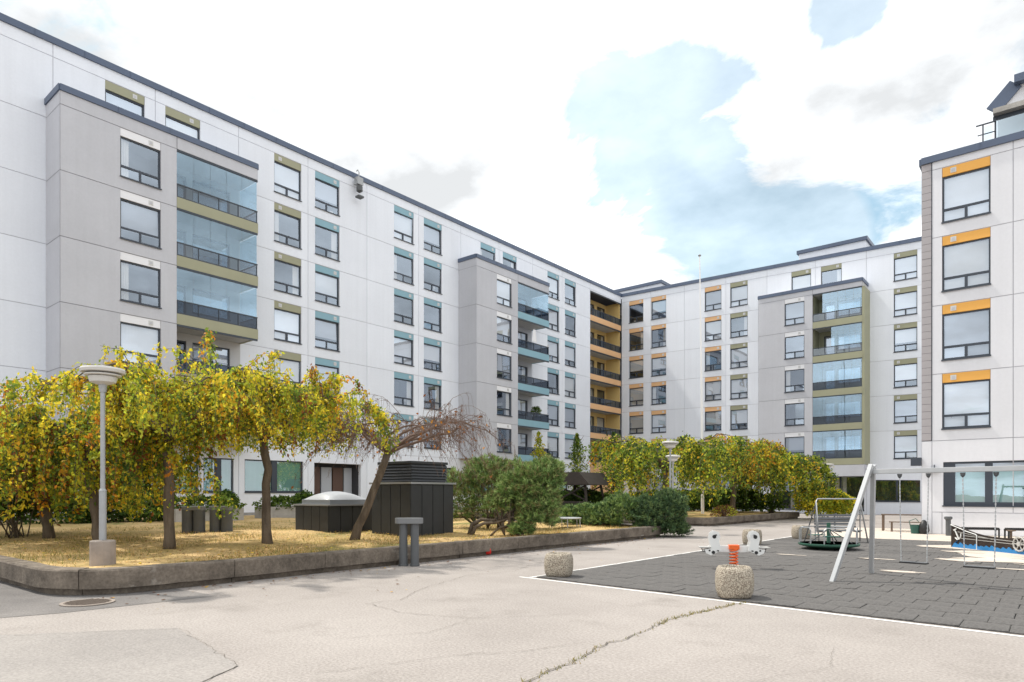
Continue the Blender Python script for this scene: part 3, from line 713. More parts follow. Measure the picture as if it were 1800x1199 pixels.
# grey bays with glazed balconies
def bay(B, b0, b1, bw, bb, p, top_sp, bottom, band, capz, wallmat, st=ST, nfl=5, ww=1.77, glaz=None, endwall=False, slope=0.0, zoff=0.0, backmat='ceiling', opens=None, dark=None, mirror=False, last_open=False):
    ops = [(bw, bw+ww, top_sp-st*k-2.22, top_sp-st*k) for k in range(nfl)]
    zsb = [bottom] + [top_sp-st*k for k in range(nfl-1, -1, -1)] + [capz-0.26]
    ob = ops + [(bb, b1+0.02, bottom-0.1, top_sp-0.01)]
    xsb = [b0, bb, b1]
    for i in range(2):
        for j in range(len(zsb)-1): panel(B, xsb[i], xsb[i+1], zsb[j], zsb[j+1], ob, wallmat, 'joint_grey', y=-p)
    for j in range(len(zsb)-1):       # side wall on the left, panel by panel
        m = MB(); z0, z1 = zsb[j]+0.012, zsb[j+1]-0.012
        m.add([(b0,-p+0.004,z0),(b0,-0.002,z0),(b0,-0.002,z1),(b0,-p+0.004,z1)], [(0,3,2,1)]); m.add([(b0+0.02,-p+0.004,z0-0.012),(b0+0.02,-0.002,z0-0.012),(b0+0.02,-0.002,z1+0.012),(b0+0.02,-p+0.004,z1+0.012)], [(0,3,2,1)], 1)
        m.build('side_panel', [wallmat, 'joint_grey'], B)
    # inner face of the pier beside the balcony, underside, flat roof
    m = MB(); m.box(bb-0.02, bb-0.004, -p+0.23, -0.002, bottom, top_sp); m.build('pier_wall', backmat, B)
    m = MB(); m.box(b0+0.03, b1, -p+0.25, -0.003, bottom+0.002, bottom+0.12); m.build('bay_soffit', wallmat, B)
    m = MB(); m.box(b0+0.03, b1-0.02, -p+0.1, -0.002, capz-0.3, capz-0.1); m.box(bb, b1-0.002, -p+0.03, -0.004, top_sp-0.05, capz-0.31); m.build('bay_roof', 'ceiling', B)
    m = MB(); z0, z1 = top_sp, capz-0.26
    m.add([(b1-0.003,-p+0.004,z0),(b1-0.003,-0.002,z0),(b1-0.003,-0.002,z1),(b1-0.003,-p+0.004,z1)], [(0,1,2,3)]); m.build('side_panel', wallmat, B)
    cap_run(B, [(b0, -0.0), (b0, -p), (b1, -p), (b1, 0.0)], capz-0.27, capz, over=0.06, inn=0.2)
    for k in range(nfl): window(B, bw, top_sp-st*k-2.22, ww, 2.22, 0.37, 'white_board', y=-p, vent=0.75)
    for k in range(nfl):
        z = top_sp-st*(k+1)
        rs = random.Random(k*31+int(b0*10))
        if z+0.3 < bottom-0.3: break
        g_ = True if glaz is None else glaz[k]
        balcony(B, bb, b1, p, max(z, bottom-0.05), band, glazed=g_, dark=(dark[k] if dark else True), open_from=(opens[k] if opens else 0), side_glass=not endwall, rs=rs)
        balcony_back(B, bb, b1, max(z, bottom-0.05), backmat, rs=rs, flip=mirror)
    if endwall:
        m = MB(); m.box(b1-0.02, b1+0.16, -p+0.02, -0.003, bottom, top_sp-0.01); m.build('end_wall', band, B)
bay(LB, *BAYS[0][:4], 1.8, 18.21, 4.25, 'olive', 19.06, 'grey_wall', dark=[False, False, True, True, True], glaz=[True, True, True, False, False])
bay(LB, *BAYS[1][:4], 1.8, 18.21, 4.25, 'blue', 19.06, 'grey_wall', glaz=[True, False, False, False, False], backmat='blind_grey')
# orange loggias in the corner
lx0, lx1 = 53.91, 59.62
for k in range(6):
    zt = 20.96-ST*k; zb = zt-ST; m = MB(); D = 1.7
    m.box(lx0, lx1, 0.0, 0.12, zb, zb+0.52); m.box(lx0, lx1, 0.12, D, zb+0.03, zb+0.35, 1)
    lg = m.build('loggia', ['orange', 'ceiling'], LB)
    MB().box(lx0-0.003, lx0+0.10, 0.25, D, zb+0.35, zt+0.03).build('side_wall', 'yellow_wall', lg); MB().box(lx1-0.1, lx1+0.003, 0.12, D, zb+0.35, zt+0.03).build('side_wall', 'yellow_wall', lg)
    panel(LB, lx0, lx1, zb+0.35, zt+0.03, [(lx0+0.5, lx0+1.7, zb+0.40, zb+2.45), (lx0+2.5, lx0+3.4, zb+0.4, zb+2.45), (lx0+3.9, lx0+5.4, zb+1.0, zb+2.45)], 'yellow_wall', y=D, g=0.002, name='loggia_wall')
    for a, z_, w_, h_ in ((lx0+0.5, 0.40, 1.2, 2.05), (lx0+2.5, 0.4, 0.9, 2.05), (lx0+3.9, 1.0, 1.5, 1.45)):
        window(LB, a, zb+z_, w_, h_, 0, 'olive', y=D, vent=None, three=False, name='loggia_door' if h_ > 2 else 'loggia_window')
    m = MB(); m.box(lx0, lx1, 0.02, 0.07, zb+1.12, zb+1.18); m.box(lx0, lx1, 0.02, 0.07, zb+0.53, zb+0.58); m.box(lx0, lx1, 0.03, 0.10, zt-0.12, zt-0.01)
    for i in range(7): xx = lx0+0.03+(lx1-lx0-0.06)*i/6; m.box(xx-0.022, xx+0.022, 0.022, 0.068, zb+0.58, zb+1.12)
    m.build('railing', 'rail_dark', lg)
    for i in range(6):
        a, c = lx0+0.06+(lx1-lx0-0.06)*i/6, lx0+(lx1-lx0-0.06)*(i+1)/6
        link('railing_pane', shared(('lrp', round(c-a,3)), lambda: MB().add([(0,0,0),(c-a,0,0),(c-a,0,0.54),(0,0,0.54)], [(0,1,2,3)]).mesh('railing_pane', 'rail_glass')), lg, (a, 0.045, zb+0.58))
MB().box(53.93, 59.6, -0.02, 0.14, 1.2, 4.14).build('loggia_base', 'orange', LB)
# flood light and aerial on the parapet
fl = thing('roof_floodlight', 'small grey floodlight on a bracket hung from the long roof edge', 'floodlight', (-34.55, 26.55, 20.6))
m = MB(); m.tube([(0.0,0,1.45),(0.12,0,1.5),(0.25,0,1.3),(0.25,0,0.25)], 0.035, 6); m.box(0.05, 0.4, -0.22, 0.22, 0.5, 0.95); m.build('bracket', 'lamp_grey', fl)
m = MB(); m.lathe([(0.05,-0.2),(0.2,-0.1),(0.2,0.18),(0.08,0.25)], 10, (0.3,0,0.2)); m.box(0.12, 0.5, -0.2, 0.2, -0.32, -0.22); m.build('lamp_head', 'vent_grey', fl)

# ---- back wing closing the courtyard
SL = -0.0213
BB = thing('apartment_building', 'white apartment wing closing the courtyard, orange and olive boards over windows', 'building', (-34.7, 59.65, 0))
# local x runs from the inner corner; its floors follow the slight fall of the plot
TB, SB = 21.01, 2.78
def bx(X): return X + 34.7
xsb = [0.06, 3.33, 6.86, 10.9, 14.6, 18.6, 22.47, 26.4, 30.3, 36, 42]
zsb = [-1.5, 4.0] + [TB - SB*k for k in range(5, -1, -1)] + [21.62]
cfull = {bx(-33.79): 'orange', bx(-31.33): 'orange', bx(-25.82): 'orange', bx(-23.40): 'olive', bx(-10.30): 'olive'}
ctop = {bx(-18.04): 'olive', bx(-15.66): 'olive'}
wl, ops = [], []
for x, c in cfull.items():
    for k in range(6): wl.append((x, TB-SB*k-2.20, c))
for x, c in ctop.items(): wl.append((x, TB-2.20, c))
for x, z, c in wl: ops.append((x, x+1.6, z, z+2.20))
b3 = (bx(-20.17), bx(-12.13), bx(-18.0), bx(-15.78))
ops.append((b3[2]+2.22, b3[1], 3.4, 18.7))
gfb = [(bx(-11.7), bx(-8.5), 1.55, 3.25), (bx(-19.5), bx(-12.4), 0.7, 3.5), (bx(-33), bx(-29), 1.6, 3.3), (bx(-26), bx(-22), 1.6, 3.3)]
ops += gfb
for i in range(len(xsb)-1):
    for j in range(len(zsb)-1): panel(BB, xsb[i], xsb[i+1], zsb[j], zsb[j+1], ops, 'white_wall', slope=SL)
for x, z, c in wl: window(BB, x, z+SL*(x+0.8), 1.6, 2.20, 0.40, c, vent=0.2 if x > 20 else 0.8)
for a, b, c, d in gfb:
    n = 2 if b-a < 5 else 4
    for i in range(n):
        w_ = (b-a)/n; window(BB, a+w_*i, c+SL*(a+b)/2, w_, d-c, 0, 'olive', vent=None, three=False, blind='blind_grey' if a < 10 else '')
cap_run(BB, [(0.0, 0), (42, 0)], 21.60, 21.90, slope=SL)
shell(BB, 0.0, 42, 12, 21.8, left=False, slope=SL)
# the bay is set at its own level
zo = SL*bx(-16.2)
bay(BB, b3[0], b3[1], b3[2], b3[3], 1.95, 17.85, 3.95, 'olive', 18.52, 'grey_wall', st=SB, nfl=5, ww=1.58, endwall=True, glaz=[True]*5, opens=[0.2, 0.38, 0, 0, 0], dark=[False, False, True, True, True], backmat='olive')
MB().box(b3[0], b3[1]+0.15, -1.95, -0.01, 3.05, 3.93).build('canopy', 'grey_wall', BB)
# roof houses on the back wing
for nm, x0, x1, y0, y1, z0, z1 in (('roof_house', bx(-18.3), bx(-12.9), 3.0, 7.5, 21.0, 23.35), ('roof_house', bx(-37.5), bx(-31.6), 2.6, 7, 21.2, 23.35)):
    rh = MB().box(x0, x1, y0, y1, z0, z1-0.3).build(nm, 'white_wall', BB)
    MB().box(x0-0.15, x1+0.15, y0-0.15, y1+0.15, z1-0.3, z1).build('roof_edge', 'roof_metal', rh)

# ---- near building at the right
RB = thing('apartment_building', 'white apartment building at right edge with bright orange boards over wide windows', 'building', (-4.56, 32.3, 0))
TR = 14.95; rx = lambda X: X + 4.56
xr = [0.37, 3.05, 6.8, 10.6, 14.4, 18]; zr = [0.0, 0.9, 3.82] + [TR-ST*k for k in range(3, -1, -1)] + [15.28]
wr = [(rx(-3.84), 1.62), (rx(2.6), 1.62), (rx(7.5), 1.62)]; opr = []
for x, w_ in wr:
    for k in range(4): opr.append((x, x+w_, TR-ST*k-2.27, TR-ST*k))
opr.append((rx(-3.80), rx(3.6), 1.17, 2.94))
for i in range(len(xr)-1):
    for j in range(1, len(zr)-1): panel(RB, xr[i], xr[i+1], zr[j], zr[j+1], opr, 'warm_wall')
panel(RB, 0.0, 0.37, 0.0, 3.82, [], 'warm_wall'); panel(RB, 0.37, 0.72, 0.0, 0.9, [], 'warm_wall'); panel(RB, 0.72, 18, 0.0, 0.9, [], 'warm_wall')
for x, w_ in wr:
    for k in range(4): window(RB, x, TR-ST*k-2.27, w_, 2.27, 0.38, 'bright_orange', vent=0.24, blind='blind_white' if k % 3 == 0 else 'blind_cream' if k == 1 else 'blind_grey')
# cladding boards, one by one, up the corner strip
nb = 38; zc0, zc1 = 3.84, 15.26; hb = (zc1-zc0)/nb
cl_me = MB().box(0, 0.345, 0.0, 0.05, 0.006, hb-0.006).mesh('cladding_board', 'cladding')
MB().box(0.0, 0.37, 0.03, 0.2, zc0, zc1).build('strip_backing', 'frame_dark', RB)
MB().box(0.352, 0.378, -0.012, 0.03, zc0, zc1).build('edge_trim', 'frame_dark', RB)
for i in range(nb): link('cladding_board', cl_me, RB, (0.003, random.uniform(-0.003, 0.003), zc0+hb*i))
# wide ground floor window band with teal blinds
gx0, gx1 = rx(-3.80), rx(3.6)
m = MB(); m.box(gx0, gx1, 0.07, 0.2, 2.86, 2.935); m.box(gx0, gx1, 0.07, 0.2, 1.18, 1.32); xx = gx0; edges = [0, 0.42]
m.box(gx0, gx0+0.40, 0.08, 0.19, 1.3, 2.87)
px = [gx0+0.40]
while px[-1] < gx1-1.2: px.append(px[-1]+1.24)
for a in px[1:]: m.box(a-0.25, a, 0.078, 0.19, 1.3, 2.87)
bandw = m.build('window_band', 'frame_dark', RB)
MB().box(gx0-0.03, gx1+0.03, -0.06, 0.08, 1.13, 1.175).build('sill', 'frame_dark', bandw)
for a in px:
    L = min(0.99, gx1-a)
    if L < 0.2: continue
    link('pane', MB().add([(0,0,0),(L,0,0),(L,0,1.56),(0,0,1.56)], [(0,1,2,3)]).mesh('pane', 'window_glass'), bandw, (a, 0.13, 1.31))
    link('blind', MB().add([(0,0,0),(L,0,0),(L,0,1.3),(0,0,1.3)], [(0,1,2,3)]).mesh('blind', 'blind_teal'), bandw, (a, 0.22, 1.31))
    link('blind', MB().add([(0,0,0),(L,0,0),(L,0,0.27),(0,0,0.27)], [(0,1,2,3)]).mesh('blind', 'blind_white'), bandw, (a, 0.225, 2.61))
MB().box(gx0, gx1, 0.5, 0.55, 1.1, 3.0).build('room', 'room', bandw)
cap_run(RB, [(0.0, 12), (0.0, 0), (18, 0)], 15.26, 15.53)
shell(RB, 0.0, 18, 12.5, 15.4, m='warm_wall')
# roof terrace: glazed front, sloping white side, railing
rt = MB(); X0 = rx(-2.2)
rt.prism([(0,17.0),(8,17.0),(8,17.95),(0.75,17.78)], lambda u, v, s: (X0+u, 0.75+(0.25 if s else 0), v))
rt = rt.build('roof_terrace', 'warm_wall', RB)
m = MB(); m.bar((X0-0.02,0.72,16.98),(X0+0.74,0.72,17.80), 0.5, 0.09, up=(0,1,0)); m.box(X0+0.70, X0+8, 0.4, 4, 17.72, 18.02); m.build('terrace_roof', 'roof_metal', rt)
m = MB(); m.box(X0+0.02, X0+8, 0.5, 0.95, 16.78, 16.98); m.build('terrace_beam', 'concrete', rt)
m = MB()
for i in range(5): m.box(X0+0.05+i*1.5, X0+0.11+i*1.5, 0.78, 0.86, 15.45, 16.8)
m.box(X0, X0+8, 0.8, 0.85, 16.62, 16.78); m.build('terrace_frame', 'frame_dark', rt)
m = MB(); m.add([(X0+0.1,0.84,15.5),(X0+8,0.84,15.5),(X0+8,0.84,16.65),(X0+0.1,0.84,16.65)], [(0,1,2,3)]); m.build('terrace_glass', 'balcony_glass', rt)
m = MB(); m.add([(X0+0.1,1.6,15.45),(X0+8,1.6,15.45),(X0+8,1.6,17),(X0+0.1,1.6,17)], [(0,1,2,3)]); m.build('terrace_wall', 'blind_white', rt)
m = MB(); m.tube([(X0-0.55,0.7,16.55),(X0+0.1,0.7,16.55)], 0.03, 6); m.tube([(X0-0.5,0.7,16.15),(X0+0.1,0.7,16.15)], 0.022, 6)
m.tube([(X0-0.32,0.7,15.5),(X0-0.32,0.7,16.55)], 0.03, 6); m.build('terrace_railing', 'frame_dark', rt)
m = MB(); m.add([(X0-0.28,0.7,15.6),(X0,0.7,15.6),(X0,0.7,16.45),(X0-0.28,0.7,16.45)], [(0,1,2,3)]); m.build('railing_pane', 'balcony_glass', rt)
fb = tag(MB().box(-0.19, 0.19, -0.12, 0.12, -0.17, 0.17).bar((0.1,0.1,0),(0.35,0.2,0), 0.05, 0.05).build('wall_floodlight', 'frame_dark', None, (-4.74, 32.25, 2.98), bevel=0.015), 'dark box floodlight sticking out from the building corner, higher of two', 'floodlight')
fb = tag(MB().box(-0.19, 0.19, -0.16, 0.0, -0.075, 0.075).bar((0,-0.05,0.07),(0,-0.02,0.22), 0.04, 0.04).build('wall_floodlight', 'frame_dark', None, (-4.10, 32.28, 2.62), bevel=0.012), 'flat dark floodlight on white wall beside the teal window, lower of two', 'floodlight')

# ------------------------------------------------------------------ vegetation
NR = np.random.default_rng(11)
PAL = {'yellow': (0.80,0.65,0.05), 'lime': (0.47,0.51,0.05), 'green': (0.165,0.25,0.04), 'dark': (0.06,0.11,0.02),
       'orange': (0.62,0.27,0.03), 'rust': (0.27,0.10,0.03), 'brown': (0.20,0.10,0.05), 'amber': (0.68,0.40,0.03)}
def leaves_mesh(name, pts, cols, L0, L1, droop=0.8, spread=0.7, wid=0.30, material='leaf', axis=None):
    k = len(pts); ax = NR.normal(0, spread, (k,3)); ax[:,2] -= droop
    if axis is not None: ax = NR.normal(0, spread, (k,3)) + axis
    ax /= np.linalg.norm(ax, axis=1)[:,None]
    rd = NR.normal(0, 1, (k,3)); sd = np.cross(ax, rd); sd /= np.linalg.norm(sd, axis=1)[:,None]; nm = np.cross(ax, sd)
    L = NR.uniform(L0, L1, k)[:,None]; V = np.zeros((k,4,3))
    V[:,0] = pts; V[:,1] = pts + ax*L*0.42 + sd*L*wid + nm*L*0.10; V[:,2] = pts + ax*L - nm*L*0.08; V[:,3] = pts + ax*L*0.42 - sd*L*wid + nm*L*0.10
    return np_mesh(name, V, 4, material, cols)
def jitter_cols(names, k):
    c = np.array([PAL[n] for n in names]); h = NR.uniform(0.72, 1.22, (k,1)); c = c*h; c[:,0] *= NR.uniform(0.88, 1.12, k); return np.clip(c, 0, 0.9)
def poly_interp(P, t):
    f = t*(len(P)-1); i = min(int(f), len(P)-2); return P[i].lerp(P[i+1], f-i)
def weeping_tree(label, base, top, tr, Rc, zpeak, zlow, seed, nleaf, leafL, pal, n_limb=9, name='weeping_tree', squash=(1,1), group=None, bare=False, hang=1.0, bark='bark', sec=8, strands=5, cat='tree', off=(0,0), drop=0.35, upf=1.0, sag=1.0):
    rnd = random.Random(seed); root = thing(name, label, cat, base, 0, group); b = Vector(base)
    T = Vector(top) - b; m = MB(); n = 7; pts, rad = [], []
    for i in range(n+1):
        t = i/n; p = Vector((T.x*t, T.y*t, T.z*t)) + Vector((rnd.gauss(0,0.03), rnd.gauss(0,0.03), 0))*(0 if i == 0 else 1)
        pts.append(p); rad.append(tr*(1.25 if i == 0 else 1.0 - 0.22*t + rnd.uniform(-0.05, 0.05)))
    pts[0].z -= 0.12; m.tube(pts, rad, 12)
    tk = m.build('trunk', bark, root, smooth=True)
    br = MB(); anchors = []
    zp, zl = zpeak - b.z, zlow - b.z
    for i in range(n_limb):
        a = 2*math.pi*(i + rnd.uniform(-0.35, 0.35))/n_limb; RR = Rc*rnd.uniform(0.72, 1.08)*(0.55 if i % 4 == 3 else 1)
        rise = (zp - T.z)*rnd.uniform(0.72, 1.0); P = []
        for s in range(9):
            t = s/8; z = T.z + rise*(1-(1-t)**2.3) - drop*rise*t**4
            da = a + (0.55 if bare else 0.25)*math.sin(t*4+i) ; r = RR*t
            P.append(Vector((T.x + off[0]*t + r*math.cos(da)*squash[0], T.y + off[1]*t + r*math.sin(da)*squash[1], z)) + Vector((rnd.gauss(0,1), rnd.gauss(0,1), rnd.gauss(0,1)))*0.07*RR*t*0.5)
        r0 = tr*rnd.uniform(0.45, 0.62)*(0.72 if bare else 1); br.tube(P, [r0*(1-0.86*s/8) for s in range(9)], 7)
        for j in range(sec):
            t0 = rnd.uniform(0.22, 1.0); st = poly_interp(P, t0); a2 = a + rnd.uniform(-1.25, 1.25); L2 = Rc*rnd.uniform(0.22, 0.48); Q = []
            up = upf*rnd.uniform(0.1, 0.9)*L2*(0.8 if t0 < 0.7 else 0.35); dr = sag*rnd.uniform(0.6, 1.3)*L2
            for s in range(6):
                u = s/5; Q.append(st + Vector((math.cos(a2)*L2*u*squash[0], math.sin(a2)*L2*u*squash[1], up*u*1.6 - dr*u*u)) + Vector((rnd.gauss(0,1), rnd.gauss(0,1), rnd.gauss(0,1)))*0.035)
            r2 = max(0.007, r0*0.28*(1.1-t0*0.6)); br.tube(Q, [r2*(1-0.75*s/5) for s in range(6)], 4, cap=False)
            anchors.append((Q, 0.9, rnd.random()))
            for k in range(strands):
                u0 = rnd.uniform(0.2, 1.0); s0 = poly_interp(Q, u0); a3 = a2 + rnd.uniform(-1.3, 1.3); Lh = rnd.uniform(0.25, 1.0)*max(s0.z - zl, 0.3)*hang; W = []
                o_ = rnd.uniform(0.10, 0.45)*min(Lh, 1.2)
                lift = rnd.uniform(0, 0.28)
                for s in range(5):
                    u = s/4; W.append(s0 + Vector((math.cos(a3)*o_*math.sqrt(u), math.sin(a3)*o_*math.sqrt(u), lift*math.sin(u*3.1)*0.6 - Lh*u**1.5)) + Vector((rnd.gauss(0,0.02), rnd.gauss(0,0.02), 0)))
                br.tube(W, [(0.0045 if bare else 0.006)*(1-0.5*s/4) for s in range(5)], 3, cap=False); anchors.append((W, 1.0, rnd.random()))
    br.build('branches', 'bark_young' if not bare else 'twig', root, smooth=True)
    if nleaf:
        idx = NR.integers(0, len(anchors), nleaf); pts_, names = [], []
        cat_names = list(pal.keys()); 
        ch = {}
        for i in idx:
            P, w, key = anchors[i]; t = NR.random(); p = poly_interp(P, float(t)); pts_.append((p.x, p.y, p.z))
            hgt = (p.z - zl)/max(zp - zl, 0.1)
            if i not in ch:
                ws = [v(hgt) if callable(v) else v for v in pal.values()]; ch[i] = rnd.choices(cat_names, ws)[0]
            names.append(ch[i] if NR.random() < 0.72 else rnd.choice(cat_names[:3]))
        pts_ = np.array(pts_) + NR.normal(0, leafL*0.55, (nleaf,3))
        link('crown', leaves_mesh('crown', pts_, jitter_cols(names, nleaf), leafL*0.75, leafL*1.35), root)
    return root
autumn = {'yellow': lambda h: 0.5+0.9*h, 'lime': lambda h: 0.9+0.4*h, 'green': lambda h: 0.6-0.3*h, 'amber': 0.26, 'orange': 0.13, 'rust': lambda h: 0.26-0.16*h}
autumn_green = {'lime': 0.6, 'green': lambda h: 1.1-0.5*h, 'yellow': lambda h: 0.1+0.6*h, 'amber': 0.18, 'orange': 0.12, 'rust': 0.25, 'dark': 0.35}
LZ = 0.40
TG = 'weeping trees along the lawn kerb'
weeping_tree('weeping tree with green and rust leaves hanging to the ground behind the lamp post', (-18.1, 6.3, LZ), (-18.3, 6.0, 2.5), 0.13, 2.45, 3.75, 0.9, 5, 22000, 0.092, autumn_green, n_limb=12, group=TG, hang=0.8, upf=0.6)
weeping_tree('green drooping weeping tree at left edge of photo, farthest back on lawn', (-21.6, 6.2, LZ+0.03), (-21.7, 6.0, 2.7), 0.14, 3.5, 3.25, 0.7, 6, 26000, 0.11, autumn_green, n_limb=12, group=TG, hang=0.9, upf=0.45)
weeping_tree('bright yellow weeping tree with straight trunk just right of lamp post', (-15.9, 6.93, LZ), (-15.85, 6.9, 2.9), 0.122, 3.2, 4.6, 2.3, 27, 27000, 0.082, autumn, n_limb=15, group=TG, hang=0.66, upf=1.2, sag=0.9, off=(0.1,0.1))
weeping_tree('yellow weeping tree with mossy trunk in front of low dark vent box', (-15.3, 9.04, LZ), (-15.4, 9.0, 3.0), 0.118, 2.65, 4.4, 2.2, 28, 22000, 0.082, autumn, n_limb=15, group=TG, hang=0.70, upf=1.15, sag=0.95)
weeping_tree('leaning bare weeping tree with tangled brown twigs before tall vent box', (-15.0, 11.44, LZ), (-14.45, 12.15, 2.75), 0.125, 2.9, 3.85, 2.6, 19, 420, 0.09, {'brown': 1, 'rust': 0.8, 'orange': 0.3}, n_limb=13, group=TG, bare=True, hang=0.6, sec=15, strands=9, off=(0.35, 0.55), drop=0.75, upf=1.7, sag=1.2)
MG = 'weeping trees in the far planted bed'
weeping_tree('wide golden green weeping tree behind the twin mid lamps', (-17.6, 35.2, LZ), (-17.6, 35.2, 2.9), 0.17, 3.7, 5.2, 0.7, 15, 17000, 0.155, {'green': 1.2, 'lime': 1.0, 'dark': 0.3, 'yellow': 0.35, 'amber': 0.15, 'orange': 0.05}, n_limb=13, group=MG, hang=0.85)
weeping_tree('orange flecked weeping tree with dark trunk right of flagpole', (-15.9, 41.0, LZ), (-15.9, 41.0, 2.8), 0.17, 3.2, 5.2, 1.5, 16, 13000, 0.16, {'green': 0.9, 'lime': 0.9, 'yellow': 0.45, 'amber': 0.4, 'orange': 0.15, 'rust': 0.12}, n_limb=13, group=MG, hang=0.8)
weeping_tree('green weeping tree drooping over bed edge nearest the bench', (-14.9, 45.0, LZ), (-14.8, 45.0, 2.4), 0.15, 3.0, 4.5, 0.6, 17, 15000, 0.16, {'green': 1.2, 'lime': 0.8, 'dark': 0.5, 'yellow': 0.22, 'amber': 0.1}, n_limb=10, group=MG, hang=0.85)

def foliage_lumps(lumps, k):
    """points and outward normals on and inside noisy ellipsoids: (cx,cy,cz,rx,ry,rz,weight)"""
    W = np.array([l[6] for l in lumps]); idx = NR.choice(len(lumps), k, p=W/W.sum()); A = np.array([l[:6] for l in lumps])[idx]
    d = NR.normal(0, 1, (k,3)); d /= np.linalg.norm(d, axis=1)[:,None]; d[:,2] = np.where(d[:,2] < -0.55, -d[:,2], d[:,2])
    r = 1 - 0.55*NR.random(k)**2.2; r *= 1 + 0.13*np.sin(d[:,0]*7+idx*2)*np.sin(d[:,1]*6+idx)+0.08*np.sin(d[:,2]*11+idx*3)
    return A[:,:3] + d*A[:,3:6]*r[:,None], d
def pine_bush(name, label, base, lumps, tufts, cols, needle=0.12, stems=(), group=None, cat='pine shrub', w=0.011, trunk_mat='bark'):
    root = thing(name, label, cat, base, 0, group)
    c, d = foliage_lumps(lumps, tufts); nn = 13
    ax = d + NR.normal(0, 0.3, d.shape); ax[:,2] += 0.55; ax /= np.linalg.norm(ax, axis=1)[:,None]
    C = np.repeat(c, nn, 0); A = np.repeat(ax, nn, 0); k = len(C)
    C = C + A*NR.uniform(-0.10, 0.06, (k,1))*needle/0.14
    v = A*0.8 + NR.normal(0, 0.55, (k,3)); v /= np.linalg.norm(v, axis=1)[:,None]
    sd = np.cross(v, NR.normal(0, 1, (k,3))); sd /= np.linalg.norm(sd, axis=1)[:,None]
    L = NR.uniform(0.7, 1.2, (k,1))*needle; V = np.zeros((k,3,3)); V[:,0] = C+sd*w; V[:,1] = C-sd*w; V[:,2] = C+v*L
    col = np.asarray(cols)[NR.integers(0, len(cols), tufts)]*NR.uniform(0.75, 1.25, (tufts,1)); col = np.repeat(col, nn, 0)*NR.uniform(0.85, 1.15, (k,1))
    link('needles', np_mesh('needles', V, 3, 'needle', col), root)
    m = MB(); rnd = random.Random(int(base[0]*10))
    for l in lumps:   # inner branches
        for _ in range(7):
            e = Vector(l[:3]) + Vector((rnd.uniform(-0.7,0.7)*l[3], rnd.uniform(-0.7,0.7)*l[4], rnd.uniform(-0.2,0.75)*l[5])); s0 = Vector((l[0]*0.35, l[1]*0.35, 0.0))
            mid = s0.lerp(e, 0.5) + Vector((rnd.gauss(0,0.1), rnd.gauss(0,0.1), -0.05)); m.tube([s0, mid, e], [0.03, 0.022, 0.008], 5)
    m.build('branches', 'bark', root, smooth=True)
    for pts, r0, r1 in stems:
        m = MB(); n = len(pts); m.tube(pts, [r0+(r1-r0)*i/(n-1) for i in range(n)], 9); m.build('stem', trunk_mat, root, smooth=True)
    return root
PG = [(0.17,0.27,0.075),(0.25,0.36,0.11),(0.11,0.18,0.055),(0.35,0.45,0.16),(0.24,0.22,0.09)]
PGD = [(0.07,0.13,0.055),(0.11,0.18,0.07),(0.05,0.09,0.045),(0.17,0.24,0.09)]
pine_bush('mountain_pine', 'leaning mountain pine with bare twisted stems at the lawn kerb', (-13.0, 15.6, LZ),
    [(0.35,0.9,1.35,0.8,0.75,0.85,3),(0.55,0.75,0.6,0.65,0.65,0.6,2.2),(-0.1,0.55,1.35,0.65,0.6,0.55,2),(0.6,1.2,1.85,0.55,0.55,0.5,1.5),(-0.55,0.25,0.95,0.5,0.45,0.35,1),(0.3,0.3,0.15,0.35,0.4,0.2,0.6)], 4600, PG,
    stems=[([(-1.35,-0.25,-0.05),(-1.28,-0.18,0.3),(-1.05,0.0,0.45),(-0.7,0.1,0.42),(-0.35,0.25,0.5),(0.0,0.5,0.9)], 0.075, 0.04), ([(-1.2,-0.3,-0.05),(-1.1,-0.22,0.22),(-0.85,-0.1,0.34),(-0.5,0.05,0.36),(0,0.3,0.55)], 0.065, 0.035), ([(-0.6,-0.1,-0.05),(-0.35,0.0,0.2),(0.1,0.2,0.35)], 0.04, 0.02)], group='mountain pines on the lawn')
pine_bush('mountain_pine', 'large rounded pine bush behind the tall dark vent box', (-16.2, 18.3, LZ),
    [(0,0,1.1,1.2,1.2,1.35,3),(0.9,0.6,1.2,1.0,1.0,1.2,2.4),(-0.5,-0.9,1.0,0.9,0.9,1.15,2),(0.4,-0.4,1.95,0.9,0.9,0.65,1.6),(1.2,1.4,0.8,0.8,0.8,0.9,1.6)], 4600, PG+[(0.24,0.20,0.10)], group='mountain pines on the lawn')
pine_bush('dwarf_pine', 'dark green dwarf pine spilling over the kerb end onto pavement', (-12.2, 23.4, 0.25),
    [(0.1,0.2,0.45,0.95,1.0,0.75,3),(0.45,0.4,0.9,0.7,0.8,0.6,1.8),(0.3,0.6,0.0,0.9,0.8,0.35,1.6),(-0.45,0.1,0.7,0.6,0.6,0.6,1.4)], 3400, PGD, group='dwarf pines at the kerb end', w=0.013)
pine_bush('dwarf_pine', 'lighter green dwarf pine sprawling on dry lawn left of the dark one', (-14.6, 23.0, LZ),
    [(0,0,0.35,1.0,0.8,0.5,2),(1.1,0.2,0.5,0.9,0.8,0.7,2.4),(-0.9,-0.1,0.3,0.7,0.7,0.45,1.5),(0.6,-0.3,0.25,0.8,0.5,0.35,1)], 3000, PG[:4]+PGD[:2], group='dwarf pines at the kerb end', w=0.013)

